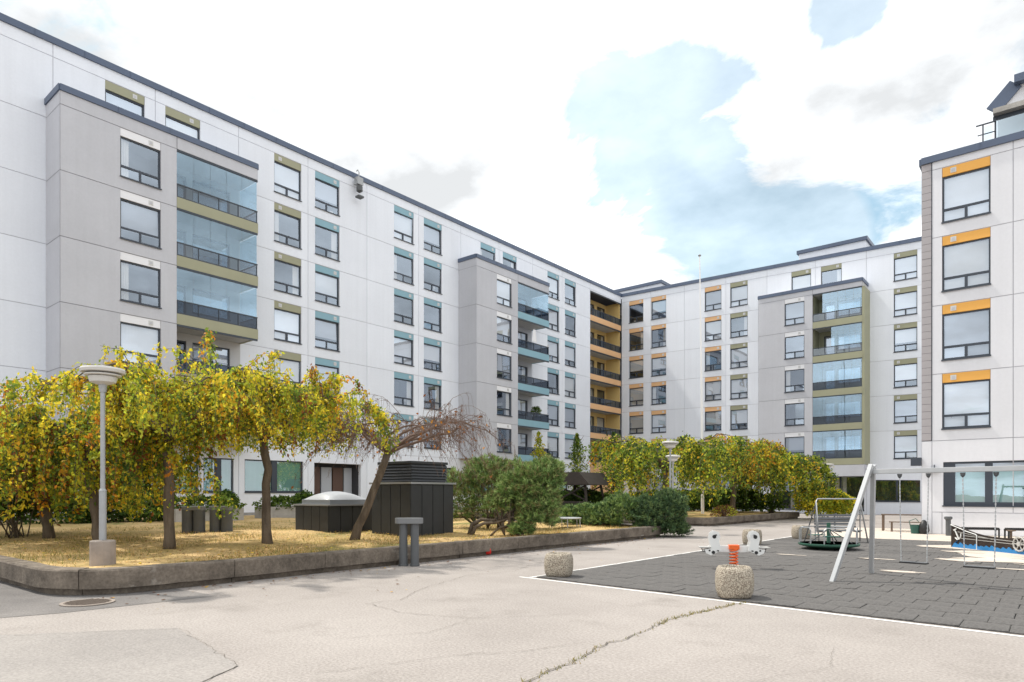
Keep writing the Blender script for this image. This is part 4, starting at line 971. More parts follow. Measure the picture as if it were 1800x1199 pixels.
def shrub(name, label, base, lumps, k, pal, leafL, cat='shrub', group=None, stems=12, droop=0.1):
    root = thing(name, label, cat, base, 0, group); c, d = foliage_lumps(lumps, k); rnd = random.Random(int(base[0]*100))
    names = []; keys = list(pal.keys()); ws = list(pal.values()); seeds = NR.normal(0, 1, (40,3)); pick = [rnd.choices(keys, ws)[0] for _ in range(40)]
    nz = np.argmin(((d[:,None,:]-seeds[None]/np.linalg.norm(seeds, axis=1)[:,None])**2).sum(2), 1)
    for i in nz: names.append(pick[i] if rnd.random() < 0.6 else rnd.choices(keys, ws)[0])
    link('foliage', leaves_mesh('foliage', c, jitter_cols(names, k), leafL*0.7, leafL*1.3, droop=droop, spread=0.6, axis=d*0.6+np.array([0,0,-droop])), root)
    m = MB()
    for i in range(stems):
        l = rnd.choice(lumps); e = Vector(l[:3]) + Vector((rnd.uniform(-0.8,0.8)*l[3], rnd.uniform(-0.8,0.8)*l[4], rnd.uniform(0,0.8)*l[5])); s0 = Vector((l[0]*0.7+rnd.gauss(0,0.12), l[1]*0.7+rnd.gauss(0,0.12), -0.1))
        m.tube([s0, s0.lerp(e,0.5)+Vector((rnd.gauss(0,0.08), rnd.gauss(0,0.08), 0.05)), e], [0.02,0.014,0.006], 5)
    m.build('stems', 'bark_young', root, smooth=True); return root
shrub('shrub', 'low dark shrub with many bare stems under trees at left', (-22.3, 5.6, LZ), [(0,0,1.2,1.1,1.1,0.75,1),(-1.2,0.3,1.0,0.9,0.9,0.8,1)], 5200, {'green': 1, 'dark': 1.4, 'rust': 0.5}, 0.13, stems=26)
shrub('shrub', 'sunny yellow green bush behind the hoop framed bench', (-11.9, 46.3, 0.0), [(0,0,0.9,1.2,1.3,1.1,2),(0.9,0.3,0.8,0.9,1.0,0.8,1.5),(-1.0,0.5,1.2,1.0,1.0,1.2,1.5)], 9000, {'green': 1.0, 'lime': 1, 'yellow': 0.6, 'amber': 0.1}, 0.15)
shrub('shrub', 'dry straw coloured low shrub at edge of the far bed', (-14.3, 35.6, LZ), [(0,0,0.25,0.5,1.2,0.35,1)], 900, {'amber': 0.4, 'brown': 1, 'lime': 0.8}, 0.10, stems=30)
shrub('hedge', 'dark clipped hedge along the back of the far bed', (-22.0, 44.0, LZ), [(0,0,0.6,3.5,1.0,0.8,1),(5,0.5,0.6,3.0,1.0,0.8,1),(1.5,2.3,0.6,4.5,1.0,0.9,1)], 15000, {'dark': 1, 'green': 0.5}, 0.19, cat='hedge')
shrub('hedge', 'dark green hedge beside the timber shelter', (-25.0, 33.6, LZ), [(0,0,0.6,2.6,1.0,0.9,1),(3.2,-0.3,0.6,2.2,1.0,0.8,1)], 9000, {'dark': 1, 'green': 0.6}, 0.17, cat='hedge')
shrub('hedge', 'shaded shrubbery along the white wall at far left', (-31.0, 8.2, LZ), [(0,0,0.8,1.2,2.6,1.3,1),(0,3.6,0.6,1.0,2.0,1.0,1),(0.5,-3.5,0.8,1.2,2.2,1.5,1)], 15000, {'dark': 1.3, 'green': 0.7}, 0.19, cat='hedge')
def column_tree(label, base, H, rad, k, pal, leafL, group=None, name='young_tree', bottom=0.15):
    root = thing(name, label, 'tree', base, 0, group); rnd = random.Random(int(H*100)); m = MB()
    m.tube([(0,0,-0.1),(0.03,0.02,H*0.5),(0,0.03,H*0.97)], [0.05,0.035,0.008], 7); m.build('trunk', 'bark_young', root, smooth=True)
    t = NR.random(k); z = H*(bottom + (1-bottom)*t); r = rad*np.clip(np.sin(np.pi*np.clip(t*0.9+0.12, 0, 1))**0.7, 0.08, 1)*np.sqrt(NR.random(k)); a = NR.uniform(0, 6.28, k)
    r *= 1+0.35*np.sin(z*9+a*2); names = rnd.choices(list(pal.keys()), list(pal.values()), k=k)
    m = MB()
    for i in range(26):
        zz_ = H*(bottom+(0.9-bottom)*rnd.random()); aa = rnd.uniform(0, 6.28); rr = rad*0.8; m.tube([(0,0,zz_),(math.cos(aa)*rr*0.6, math.sin(aa)*rr*0.6, zz_+0.25),(math.cos(aa)*rr, math.sin(aa)*rr, zz_+0.55)], [0.012,0.009,0.004], 4)
    m.build('branches', 'bark_young', root)
    link('crown', leaves_mesh('crown', np.c_[r*np.cos(a), r*np.sin(a), z], jitter_cols(names, k), leafL*0.7, leafL*1.3, droop=0.1, spread=0.8), root); return root
column_tree('slim upright young tree with green leaves against white wall', (-28.0, 41.7, LZ-0.2), 5.9, 0.62, 2200, {'green': 1, 'lime': 0.4, 'dark': 0.3}, 0.16)
column_tree('slim yellowing young tree in front of the blue balconies', (-29.0, 38.3, LZ-0.2), 5.9, 0.55, 1500, {'lime': 1, 'yellow': 0.7, 'green': 0.5}, 0.16)
column_tree('narrow dark green conifer by the orange loggia base', (-31.1, 52.1, 0.1), 7.0, 0.85, 4200, {'dark': 1, 'green': 0.5}, 0.16, name='conifer', bottom=0.03)

def litter(name, label, pts, names_w):
    k = len(pts); a = NR.uniform(0, 6.28, k); L = NR.uniform(0.035, 0.085, k)[:,None]; d = np.c_[np.cos(a), np.sin(a), NR.normal(0, 0.12, k)]; sd = np.c_[-np.sin(a), np.cos(a), NR.normal(0, 0.2, k)]
    V = np.zeros((k,4,3)); V[:,0] = pts; V[:,1] = pts+d*L*0.45+sd*L*0.3; V[:,2] = pts+d*L; V[:,3] = pts+d*L*0.45-sd*L*0.3; V[:,:,2] = np.maximum(V[:,:,2], pts[:,2:3]-0.004)
    o_ = link(name, np_mesh(name, V, 4, 'leaf', jitter_cols(random.Random(k).choices(list(names_w.keys()), list(names_w.values()), k=k), k)))
    o_['kind'] = 'stuff'; o_['label'] = label; o_['category'] = 'leaves'
k = 3200; lx = -12.2-9*NR.random(k)**1.2; ly = 4.3+15*NR.random(k); ok = ~((lx > -13.1) & (ly < 4.8)); lx, ly = lx[ok], ly[ok]
litter('fallen_leaves', 'fallen brown and yellow leaves scattered over the dry lawn', np.c_[lx, ly, 0.425+0.09*np.clip((-13.5-lx)/12, 0, 1)], {'brown': 1, 'amber': 0.6, 'rust': 0.8, 'yellow': 0.3})
k = 420; ly = 4+19*NR.random(k); lx = -11.78+np.abs(NR.normal(0, 0.35, k))*np.where(NR.random(k) < 0.85, 1, 6)
litter('pavement_leaves', 'small dry leaves blown along the foot of the kerb', np.c_[lx, ly, np.full(k, 0.018)], {'brown': 1.4, 'rust': 0.6, 'amber': 0.3})

# ------------------------------------------------------------------ things on the lawn
def lamp_post(label, loc, base_block=True, H=3.46):
    t = thing('lamp_post', label, 'lamp post', loc, 0, 'mushroom headed yard lamps')
    if base_block: MB().lathe([(0.20,-0.2),(0.20,0.42),(0.185,0.44),(0.10,0.445)], 12, rot=0.2).build('footing', 'concrete_warm', t)
    m = MB(); m.tube([(0,0,0.3 if base_block else 0),(0,0,1.30)], 0.058, 14); m.tube([(0,0,1.30),(0,0,1.34)], [0.064,0.042], 14); m.tube([(0,0,1.34),(0,0,H-0.42)], 0.038, 14); m.tube([(0,0,H-0.44),(0,0,H-0.25)], [0.055,0.075], 14)
    m.build('pole', 'lamp_grey', t, smooth=False)
    h = MB().lathe([(0.085,H-0.31),(0.20,H-0.27),(0.225,H-0.185),(0.225,H-0.175),(0.17,H-0.172)], 28).build('lamp_head', 'lamp_white', t, smooth=False)
    MB().lathe([(0.25,H-0.165),(0.285,H-0.155),(0.285,H-0.135),(0.25,H-0.125)], 28).build('ring', 'lamp_white', h)
    MB().lathe([(0.24,H-0.11),(0.335,H-0.105),(0.35,H-0.06),(0.335,H-0.03),(0.20,H-0.004),(0.0,H+0.004)], 32).build('lamp_shade', 'lamp_white', h)
    MB().lathe([(0.17,H-0.172),(0.17,H-0.105)], 20).build('diffuser', 'dome', h)
    return t
lamp_post('grey lamp post with white mushroom shade on concrete footing, nearest', (-12.94, 4.51, LZ))
lamp_post('thin lamp post with white shade, higher of two before golden trees', (-12.68, 25.82, 0.0), False, 3.85)
lamp_post('thin lamp post with white shade, lower of two before golden trees', (-14.40, 29.60, 0.0), False, 3.50)
lamp_post('small distant lamp post under the olive balcony bay', (-13.25, 52.5, 0.0), False, 3.85)

def twin_vent(label, loc, rz, H, sep_=0.26, r=0.115, group='twin pipe vents'):
    t = thing('twin_pipe_vent', label, 'vent pipe', loc, rz, group)
    for s in (-1, 1):
        pi_ = MB().tube([(s*sep_/2,0,-0.03),(s*sep_/2,0,H-0.12)], r*0.82, 18).build('pipe', 'vent_grey', t)
        f = MB(); f.tube([(s*sep_/2,0,0.012),(s*sep_/2,0,0.04)], r*1.0, 18); f.build('foot_flange', 'vent_grey', pi_)
    o_ = []; L = sep_/2+0.06
    for k in range(12): a = -math.pi/2 + math.pi*k/11; o_.append((L+0.13*math.cos(a), 0.15*math.sin(a)))
    for k in range(12): a = math.pi/2 + math.pi*k/11; o_.append((-L+0.13*math.cos(a), 0.15*math.sin(a)))
    MB().prism(o_, lambda u, v, s: (u, v, H-0.13 if s else H)).build('cap', 'vent_cap', t, fix=True, bevel=0.012)
    return t
twin_vent('twin grey vent pipes with rounded cap standing on pavement before kerb', (-11.55, 10.35, 0.0), R(40), 1.10)
twin_vent('left of two dark twin pipe vents on the lawn', (-21.25, 10.0, LZ), R(40), 0.86, 0.36, 0.215)
twin_vent('right of two dark twin pipe vents on the lawn', (-20.70, 10.62, LZ), R(40), 0.86, 0.36, 0.215)

def clad_box(root, sx, sy, h, nside):
    """box with standing-seam metal panels, each panel its own piece"""
    MB().box(-sx+0.02, -0.02, 0.02, sy-0.02, -0.1, h-0.01).build('core', 'black', root)
    for axis in (0, 1):
        L = sx if axis == 0 else sy; w = L/nside
        for i in range(nside):
            m = MB()
            if axis == 0: m.box(-sx+i*w+0.012, -sx+(i+1)*w-0.012, -0.004, 0.018, -0.05, h-0.01)
            else: m.box(-0.018, 0.004, i*w+0.012, (i+1)*w-0.012, -0.05, h-0.01)
            m.build('metal_panel', 'cladding_dark', root)
        for i in range(nside):
            m = MB()
            if axis == 0: m.box(-sx+i*w+0.012, -sx+(i+1)*w-0.012, sy-0.018, sy+0.004, -0.05, h-0.01)
            else: m.box(-sx-0.004, -sx+0.018, i*w+0.012, (i+1)*w-0.012, -0.05, h-0.01)
            m.build('metal_panel', 'cladding_dark', root)
vb = thing('vent_shaft', 'tall dark metal clad vent shaft with louvred top on the lawn', 'vent shaft', (-14.95, 13.46, LZ))
clad_box(vb, 1.8, 1.8, 1.55, 4)
MB().box(-1.86, 0.06, -0.06, 1.86, 1.545, 1.60).build('ledge', 'cap_steel', vb)
MB().box(-1.62, -0.18, 0.18, 1.62, 1.60, 2.16).build('louvre_core', 'black', vb)
for i in range(6):
    z = 1.63+i*0.088; m = MB(); m.prism([(0,0),(0.05,0.0),(0.01,0.08),(0,0.08)], lambda u, v, s: (-1.66 if s else -0.14, 0.18-u, z+v)); m.prism([(0,0),(0.05,0.0),(0.01,0.08),(0,0.08)], lambda u, v, s: (-0.18+u, 0.14 if s else 1.66, z+v))
    m.build('louvre', 'cladding_dark', vb, fix=True)
MB().box(-1.68, -0.12, 0.12, 1.68, 2.16, 2.24).build('cover', 'cladding_dark', vb, bevel=0.01)
sb = thing('skylight_box', 'low dark metal clad box with pale domed skylight on the lawn', 'skylight', (-18.06, 12.78, LZ))
clad_box(sb, 1.85, 1.85, 0.86, 4)
MB().box(-1.91, 0.06, -0.06, 1.91, 0.86, 0.91).build('ledge', 'cap_steel', sb)
MB().box(-1.70, -0.15, 0.15, 1.70, 0.91, 1.06).build('upstand', 'cap_steel', sb, bevel=0.01)
m = MB(); n = 12
for j in range(n+1):
    for i in range(n+1):
        u, v = i/n, j/n; m.v.append((-1.66+1.47*u, 0.19+1.47*v, 1.055 + 0.28*(math.sin(math.pi*u)*math.sin(math.pi*v))**0.45))
for j in range(n):
    for i in range(n): a = j*(n+1)+i; m.f.append((a, a+1, a+n+2, a+n+1)); m.m.append(0)
m.build('dome', 'dome', sb, smooth=True)
for (lab, x, y, L) in (('concrete trough of dark green shrubs below left ground floor windows', -29.0, 14.2, 3.0), ('concrete trough with trailing plants nearer the entrance', -30.0, 18.9, 3.2)):
    pt = thing('planter_trough', lab, 'planter', (x, y, LZ), R(90))
    m = MB(); m.box(-L/2, L/2, -0.45, -0.35, -0.1, 0.62); m.box(-L/2, L/2, 0.35, 0.45, -0.1, 0.62); m.box(-L/2, -L/2+0.1, -0.35, 0.35, -0.1, 0.619); m.box(L/2-0.1, L/2, -0.35, 0.35, -0.1, 0.619); m.build('trough', 'concrete', pt)
    MB().box(-L/2+0.1, L/2-0.1, -0.35, 0.35, 0.0, 0.52).build('soil', 'soil', pt)
    shrub('trough_shrub', 'leafy green shrub growing in the ' + ('left' if x > -29.5 else 'right') + ' concrete trough', (x, y, LZ+0.5), [(0,0,0.22,0.6,L/2+0.2,0.4,1),(0.15,0.8,0.35,0.5,0.5,0.5,0.5)], 2600, {'green': 1, 'dark': 0.8}, 0.13)
tr = thing('trampoline', 'small round trampoline with thin legs on dry grass', 'trampoline', (-14.6, 20.9, LZ))
m = MB(); pts = [(0.62*math.cos(R(20*k)), 0.62*math.sin(R(20*k)), 0.33) for k in range(19)]; m.tube(pts, 0.022, 8, cap=False); m.build('frame', 'steel_light', tr)
MB().lathe([(0.45,0.325),(0.60,0.33),(0.60,0.345),(0.45,0.345)], 30).build('pad', 'dome', tr)
MB().lathe([(0.45,0.325),(0.45,0.335)], 30).build('jumping_mat', 'trampoline_mat', tr)
for k in range(6): a = R(60*k+15); MB().tube([(0.60*math.cos(a), 0.60*math.sin(a), 0.33),(0.62*math.cos(a), 0.62*math.sin(a), -0.03)], 0.018, 7).build('leg', 'steel_light', tr)

# timber shelter
gz = thing('timber_shelter', 'dark timber shelter with pitched roof and crossed braces behind trampoline', 'shelter', (-21.3, 32.0, 0.0), R(0))
for x in (-1.1, 1.1):
    for y in (-1.0, 1.0): MB().bar((x*1.12,y*1.1,0),(x*0.8,y*0.8,2.15), 0.13, 0.13).build('post', 'timber_dark', gz)
for y in (-0.88, 0.88):
    m = MB(); m.bar((-1.02,y,1.25),(0.9,y,2.1), 0.08, 0.05, up=(0,1,0)); m.bar((1.02,y+0.06,1.25),(-0.9,y+0.06,2.1), 0.08, 0.05, up=(0,1,0)); m.build('brace', 'timber_dark', gz)
for i in range(7): MB().box(-1.0, 1.0, -1.02, -0.98, 0.25+i*0.145, 0.375+i*0.145).build('board', 'timber_dark', gz)
m = MB(); m.prism([(-1.45,2.15),(1.45,2.15),(0.75,2.85),(-0.75,2.85)], lambda u, v, s: (u, -1.25 if s else 1.25, v)); m.build('roof', 'timber_dark', gz, fix=True)
bm_ = thing('timber_swing_frame', 'low brown timber frame with sloping braces before the shelter', 'timber frame', (-20.4, 29.8, 0.0), R(30))
for s in (-1, 1):
    MB().bar((s*1.1,0,0.9),(s*0.5,0,0.25), 0.09, 0.06).build('brace', 'timber_brown', bm_); MB().box(s*1.1-0.05, s*1.1+0.05, -0.05, 0.05, 0, 1.0).build('post', 'timber_brown', bm_)
MB().box(-1.3, 1.3, -0.1, 0.1, 0.25, 0.36).build('beam', 'timber_brown', bm_)

# flagpole
fp = thing('flagpole', 'tall white flagpole rising from the far bed above the roofline', 'flagpole', (-17.45, 40.0, LZ))
MB().tube([(0,0,-0.1),(0,0,1.2)], 0.10, 14).build('sleeve', 'pole_white', fp); MB().tube([(0,0,1.2),(-0.05,-0.03,8),(-0.15,-0.1,16.1)], [0.085,0.065,0.035], 14).build('pole', 'pole_white', fp)
MB().lathe([(0.0,16.08),(0.09,16.12),(0.10,16.18),(0.0,16.26)], 12, (-0.15,-0.1,0)).build('finial', 'lamp_grey', fp)

# ------------------------------------------------------------------ playground and pavement things
rc = tag(MB().lathe([(0.10,0),(0.125,0.10),(0.13,0.13),(0.12,0.135),(0.09,0.02),(0.0,0.02)], 16).build('toy_bucket', 'red', None, (-12.0, 13.45, 0.0)), 'small red toy bucket lying by the kerb', 'bucket')
rc.rotation_euler = (R(75), 0, R(150)); rc.location.z = 0.115
def stone_planter(label, loc, rz, s=1.0):
    t = thing('stone_planter', label, 'planter', loc, rz, 'exposed aggregate planters')
    pr = [(0.20,0.0),(0.235,0.02),(0.262,0.10),(0.272,0.22),(0.268,0.34),(0.25,0.42),(0.225,0.455),(0.20,0.46),(0.185,0.45),(0.18,0.36)]
    MB().lathe([(r*s, z*s) for r, z in pr], 40, sq=3.2).build('bowl', 'aggregate', t, smooth=True)
    MB().lathe([(0.0,0.39*s),(0.185*s,0.39*s)][::-1], 40, sq=3.2).build('soil', 'soil', t); return t
stone_planter('rounded aggregate planter at far left corner of the tiled playground', (-7.72, 10.85, 0.02), R(20), 1.0)
stone_planter('large rounded aggregate planter on the white line before the spring rocker', (-4.02, 10.42, 0.02), R(28), 1.06)
stone_planter('rounded aggregate planter just behind the spring rocker', (-7.75, 21.6, 0.0), R(15), 1.1)
stone_planter('rounded aggregate planter behind the merry-go-round', (-7.35, 25.4, 0.0), R(35), 1.1)

# spring rocker
sr = thing('spring_rocker', 'two seat spring rocker with white panels on orange coil spring', 'spring rocker', (-5.55, 14.35, 0.02), R(33))
m = MB(); pts = []
for i in range(97): a = i/96*2*math.pi*6; pts.append((0.085*math.cos(a), 0.085*math.sin(a), 0.02+0.40*i/96))
m.tube(pts, 0.016, 7); m.build('spring', 'orange_metal', sr, smooth=True)
MB().box(-0.11, 0.11, -0.08, 0.08, 0.42, 0.52).build('clamp', 'orange_metal', sr, bevel=0.012)
MB().box(-0.55, 0.55, -0.02, 0.02, 0.36, 0.50).build('beam', 'panel_white', sr, bevel=0.01)
sil = [(0.28,0.40),(0.50,0.30),(0.60,0.34),(0.64,0.42),(0.52,0.44),(0.50,0.52),(0.53,0.66),(0.50,0.78),(0.43,0.83),(0.34,0.80),(0.30,0.70),(0.33,0.60),(0.30,0.50)]
for s in (-1, 1):
    for y in (-0.10, 0.10):
        sp_ = MB().prism([(s*u, v) for u, v in (sil if s > 0 else sil)], lambda u, v, sd: (u, y-0.009 if sd else y+0.009, v)).build('side_panel', 'panel_white', sr, fix=True)
        for (u, v, r) in ((0.43,0.70,0.042),(0.45,0.36,0.038),(0.53,0.40,0.02)):
            MB().tube([(s*u, y-0.014, v),(s*u, y+0.014, v)], r, 12).build('spot', 'black', sp_)
    MB().box(min(s*0.50,s*0.74), max(s*0.50,s*0.74), -0.13, 0.13, 0.455, 0.48).build('seat', 'line_grey', sr, bevel=0.008)
    MB().tube([(s*0.40,-0.2,0.74),(s*0.40,0.2,0.74)], 0.014, 8).build('handle', 'black', sr); MB().tube([(s*0.36,-0.2,0.40),(s*0.36,0.2,0.40)], 0.014, 8).build('footrest', 'black', sr)
    MB().tube([(s*0.54,0,0.455),(s*0.56,0,0.36),(s*0.66,0,0.38),(s*0.68,0,0.455)], 0.012, 6).build('seat_bracket', 'black', sr)

# merry-go-round
mg = thing('merry_go_round', 'green playground merry-go-round with tubular handrails before the bench', 'merry-go-round', (-5.35, 21.2, 0.0))
MB().lathe([(0.45,0.05),(0.80,0.13),(0.83,0.16),(0.83,0.20),(0.80,0.205),(0.0,0.205)], 40).build('platform', 'green_metal', mg); MB().lathe([(0.0,0.208),(0.79,0.208)][::-1], 40).build('deck', 'vent_cap', mg)
MB().tube([(0,0,0.02),(0,0,0.80)], 0.055, 16).build('centre_post', 'green_metal', mg)
for k in range(5):
    a = R(72*k+10); c_, s_ = math.cos(a), math.sin(a); t_ = Vector((-s_, c_, 0)); p = Vector((c_*0.74, s_*0.74, 0))
    q0, q1 = p - t_*0.30, p + t_*0.30
    MB().tube([(q0.x,q0.y,0.2),(q0.x,q0.y,0.60),(q0.x+t_.x*0.06,q0.y+t_.y*0.06,0.66),(q1.x-t_.x*0.06,q1.y-t_.y*0.06,0.66),(q1.x,q1.y,0.60),(q1.x,q1.y,0.2)], 0.017, 8).build('handrail', 'galvanised', mg)
    MB().tube([(c_*0.05,s_*0.05,0.58),(c_*0.62,s_*0.62,0.21)], 0.014, 7).build('strut', 'vent_grey', mg)
for k in (0, 2): a = R(72*k+150); MB().box(-0.22, 0.22, -0.12, 0.12, 0.40, 0.43).build('seat', 'green_plastic', mg, (0.45*math.cos(a), 0.45*math.sin(a), 0), a+R(90), bevel=0.008)

# bench hanging in a hoop frame
hb_ = thing('hoop_bench', 'grey slatted bench inside a tubular steel hoop frame', 'bench', (-5.85, 24.35, 0.0), R(39.4))
for y in (0.0,):
    m = MB(); m.tube([(-0.80,-0.35,0.02),(-0.74,0.0,1.40),(-0.68,0.02,1.48),(0.68,0.02,1.48),(0.74,0.0,1.40),(0.82,-0.35,0.02)], 0.024, 9); m.build('hoop', 'galvanised', hb_, smooth=True)
for s in (-1, 1): MB().tube([(s*0.74,0.0,1.36),(s*0.95,0.42,0.02)], 0.02, 8).build('rear_leg', 'vent_grey', hb_)
for i in range(5): MB().box(-0.70, 0.70, 0.20+i*0.012, 0.23+i*0.012, 0.50+i*0.095, 0.575+i*0.095).build('back_slat', 'slat_grey', hb_, bevel=0.006)
for i in range(4): MB().box(-0.70, 0.70, -0.22+i*0.10, -0.14+i*0.10, 0.40, 0.435).build('seat_slat', 'slat_grey', hb_, bevel=0.006)
for x in (-0.62, 0.0, 0.62): m = MB(); m.bar((x,-0.24,0.38),(x,0.20,0.38), 0.03, 0.03); m.bar((x,0.20,0.38),(x,0.27,0.98), 0.03, 0.03); m.build('bracket', 'vent_grey', hb_)
for x in (-0.78, 0.78): MB().tube([(x*0.93,0.0,0.38),(x*0.96,-0.01,0.85),(x*0.95,0,1.4)], 0.012, 6).build('hanger', 'galvanised', hb_)

# swing set
AP0 = Vector((-2.82, 14.3, 0)); BD = Vector((1, -0.14, 0)).normalized(); BL = 2.45
sw = thing('swing_set', 'silver metal swing set with square beam, splayed legs and two chain swings', 'swing set', (-2.82, 14.3, 0.0), math.atan2(-0.14, 1))
MB().box(-0.06, BL+0.06, -0.042, 0.042, 2.03, 2.12).build('beam', 'steel_light', sw, bevel=0.008)
for e, sx in ((0, -1), (BL, 1)):
    for s, off_ in ((-1, 1.0), (1, 0.95)):
        MB().bar((e+sx*0.36, s*off_, 0.0),(e+sx*0.01, s*0.055, 2.20), 0.095, 0.075, up=(1,0,0)).build('leg', 'steel_light', sw, bevel=0.006)
    m = MB()
    for z in (1.98, 2.12): m.tube([(e+sx*0.08,-0.09,z),(e+sx*0.08,0.09,z)], 0.018, 8)
    m.build('bolt', 'vent_grey', sw)
def chain(m, a, b, n):
    a, b = Vector(a), Vector(b); L = (b-a)/n
    for i in range(n):
        c_ = a + L*(i+0.5); h = L*0.62
        m.bar(c_-h, c_+h, 0.020 if i % 2 else 0.007, 0.007 if i % 2 else 0.020, up=(0,1,0))
for k, s in enumerate((0.70, 1.71)):
    st = MB().box(-0.225, 0.225, -0.08, 0.08, 0.37, 0.395).build('swing', 'rubber', sw, (s, 0, 0), R(3 if k else -3), bevel=0.008)
    MB().box(-0.215, 0.215, -0.07, 0.07, 0.396, 0.402).build('seat_pad', 'slat_grey', st)
    for x in (-1, 1):
        m = MB(); chain(m, (x*0.215,0,0.395),(x*0.24,0,1.97), 46); m.build('chain', 'steel_light', st)
        MB().lathe([(0.012,1.94),(0.035,1.97),(0.045,2.02)], 10, (x*0.24,0,0)).build('swivel', 'vent_grey', st)

# pirate ship play wall
sd_ = Vector((1.84, -1.9, 0)).normalized(); ang = math.atan2(sd_.y, sd_.x)
ps = thing('ship_play_wall', 'brown ship shaped play wall with blue waves and white anchor', 'play wall', (-2.66, 24.35, 0.006), ang)
hull = [(0,0.0),(3.8,0.0),(3.8,0.60),(3.1,0.52),(2.5,0.45),(1.9,0.42),(1.3,0.45),(0.95,0.50),(0.62,0.58),(0.40,0.62),(0.18,0.68),(0.0,0.70)]
MB().prism(hull, lambda u, v, s: (u, 0.05 if s else 0.0, v)).build('hull', 'ship_brown', ps, fix=True)
wv = [(0.05,0.0),(3.8,0.0)]; 
for i in range(19, -1, -1):
    u = 3.75*i/19; 
    if u < 0.1: break
    wv += [(u, 0.145+0.02*(i%3)), (max(u-0.07,0.06), 0.105+0.01*(i%2))]
wv += [(0.30,0.24),(0.15,0.14)]
MB().prism(wv, lambda u, v, s: (u, 0.0 if s else -0.03, v)).build('waves', 'wave_blue', ps, fix=True)
for z0, z1, a0, a1 in ((0.40,0.31,0.5,3.8),(0.50,0.36,0.28,1.6),(0.32,0.25,0.15,3.8)):
    MB().bar((a0,-0.006,z0),(a1,-0.006,z1), 0.012, 0.014).build('plank_line', 'line_grey', ps)
m = MB(); m.bar((0.17,-0.014,0.56),(0.33,-0.014,0.30), 0.02, 0.035, up=(1,0,0)); m.bar((0.12,-0.016,0.54),(0.24,-0.016,0.585), 0.02, 0.03); m.tube([(0.20,-0.014,0.31),(0.27,-0.014,0.265),(0.36,-0.014,0.29),(0.42,-0.014,0.37),(0.42,-0.014,0.46)], 0.018, 6); m.build('anchor', 'panel_white', ps)
MB().tube([(0.02,-0.03,0.70),(0.42,-0.03,0.60),(0.62,-0.03,0.54),(1.02,-0.03,0.46),(1.05,-0.03,0.43),(1.05,-0.03,0.0)], 0.013, 7).build('grab_rail', 'panel_white', ps)
m = MB(); pts = [(2.55+0.19*math.cos(R(30*k)), -0.05, 0.30+0.19*math.sin(R(30*k))) for k in range(13)]; m.tube(pts, 0.022, 7, cap=False)
for k in range(6): a = R(60*k); m.tube([(2.55,-0.05,0.30),(2.55+0.22*math.cos(a),-0.05,0.30+0.22*math.sin(a))], 0.014, 6)
m.tube([(2.55,-0.08,0.30),(2.55,0.03,0.30)], 0.06, 12); m.build('ship_wheel', 'line_grey', ps)
MB().lathe([(0.03,0.42),(0.03,0.60),(0.12,0.62),(0.12,0.64)], 12, (2.0,0.2,0)).build('stool', 'timber_brown', ps)
for x in (0.25, 1.9, 3.5): MB().box(x-0.04, x+0.04, 0.05, 0.13, 0.0, 0.42).build('post', 'ship_brown', ps)

# benches, table, bin by the right building
for lab, x, y, L in (('backless slatted black bench behind the ship wall, left one', -2.78, 28.45, 1.08), ('backless slatted black bench behind the ship wall, right one', -1.55, 28.75, 1.5)):
    t = thing('low_bench', lab, 'bench', (x, y, 0.006), R(20), 'black slatted benches')
    for i in range(int(L/0.062)): MB().box(0.03+i*0.062, 0.07+i*0.062, -0.2, 0.2, 0.425, 0.465).build('slat', 'black', t)
    MB().box(0, L, -0.2, -0.16, 0.385, 0.424).build('rail', 'black', t); MB().box(0, L, 0.16, 0.2, 0.385, 0.424).build('rail', 'black', t)
    for xx in (0.03, L-0.03):
        for yy in (-0.18, 0.18): MB().box(xx-0.022, xx+0.022, yy-0.022, yy+0.022, 0, 0.39).build('leg', 'black', t)
tb = thing('garden_table', 'long brown slatted outdoor table beside the building corner', 'table', (-6.35, 33.9, 0.006), R(8))
for i in range(6): MB().box(0, 2.4, -0.36+i*0.12, -0.26+i*0.12, 0.70, 0.735).build('slat', 'timber_brown', tb)
for xx in (0.08, 2.3):
    for yy in (-0.3, 0.3): MB().box(xx-0.04, xx+0.04, yy-0.04, yy+0.04, 0, 0.70).build('leg', 'timber_brown', tb)
be = thing('garden_bench', 'low brown bench in front of the long table', 'bench', (-5.9, 33.15, 0.006), R(8))
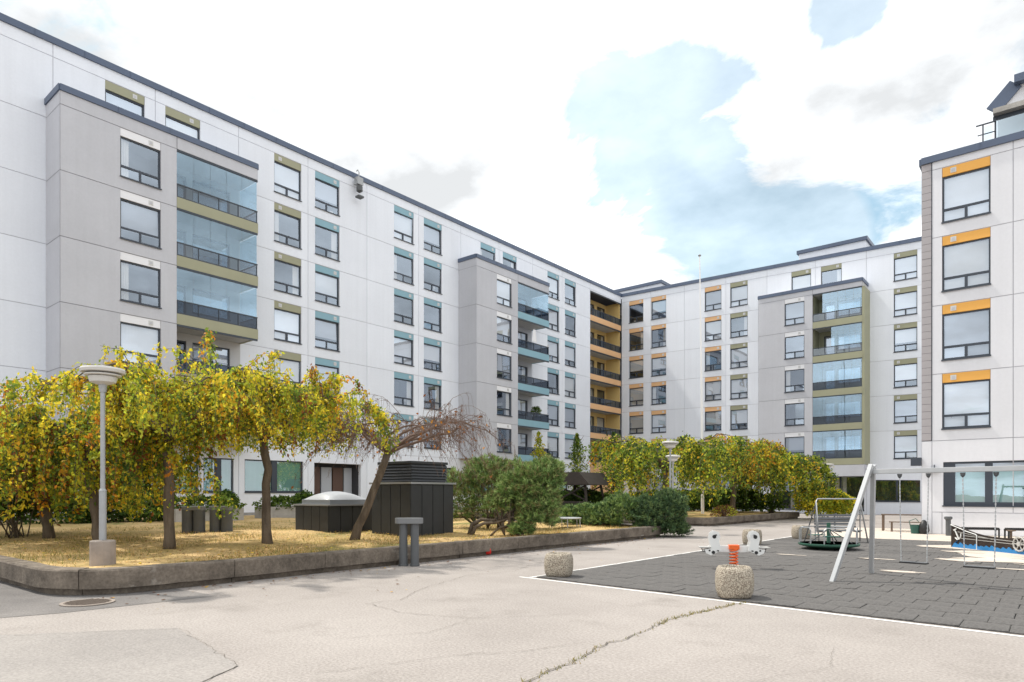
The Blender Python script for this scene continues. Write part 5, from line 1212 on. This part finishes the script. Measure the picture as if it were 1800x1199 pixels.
for i in range(3): MB().box(0, 1.9, -0.18+i*0.12, -0.08+i*0.12, 0.40, 0.435).build('slat', 'timber_brown', be)
for xx in (0.1, 1.8):
    for yy in (-0.14, 0.14): MB().box(xx-0.035, xx+0.035, yy-0.035, yy+0.035, 0, 0.40).build('leg', 'timber_brown', be)
bn = thing('litter_post', 'slim dark post bin standing against the white wall', 'bin', (-3.5, 31.2, 0.006))
MB().lathe([(0.09,0),(0.09,0.62)], 16).build('post', 'vent_grey', bn); MB().lathe([(0.09,0.62),(0.14,0.66),(0.14,0.74),(0.10,0.755)], 16).build('lid', 'vent_grey', bn)
bg = thing('plastic_tub', 'dark green plastic tub with a handle at building corner', 'tub', (-4.72, 32.0, 0.006))
MB().lathe([(0.17,0),(0.22,0.34),(0.23,0.36),(0.20,0.36),(0.16,0.05)], 18).build('tub', 'green_plastic', bg)
MB().tube([(-0.2,0,0.34),(-0.24,0,0.52),(0.0,0,0.62),(0.1,0,0.5)], 0.018, 6).build('handle', 'green_plastic', bg)
sk = tag(MB().lathe([(0.14,0),(0.2,0.15),(0.17,0.38),(0.06,0.56),(0.0,0.58)], 10).build('refuse_sack', 'black', None, (-4.42, 31.92, 0.006), smooth=True), 'slumped dark sack beside the green tub', 'sack')
# things on balconies
cl = MB(); n = 10
for i in range(n):
    a, b = -0.3+0.6*i/n, -0.3+0.6*(i+1)/n; cl.add([(a*1.15,0.03*math.sin(i*1.9),-1.0),(b*1.15,0.03*math.sin((i+1)*1.9),-1.0),(b*0.5,0.02*math.sin((i+1)*1.9),0),(a*0.5,0.02*math.sin(i*1.9),0)], [(0,1,2,3)])
tag(cl.build('hanging_cloth', 'cloth_white', None, (-33.0, 43.0, 14.9), R(90)), 'white cloth hanging in a blue balcony of second bay', 'cloth')
shrub('balcony_plant', 'leafy potted plant behind a blue balcony railing', (-33.3, 43.6, 8.0), [(0,0,0.35,0.35,0.4,0.4,1)], 500, {'green': 1, 'dark': 0.6}, 0.12, cat='plant')
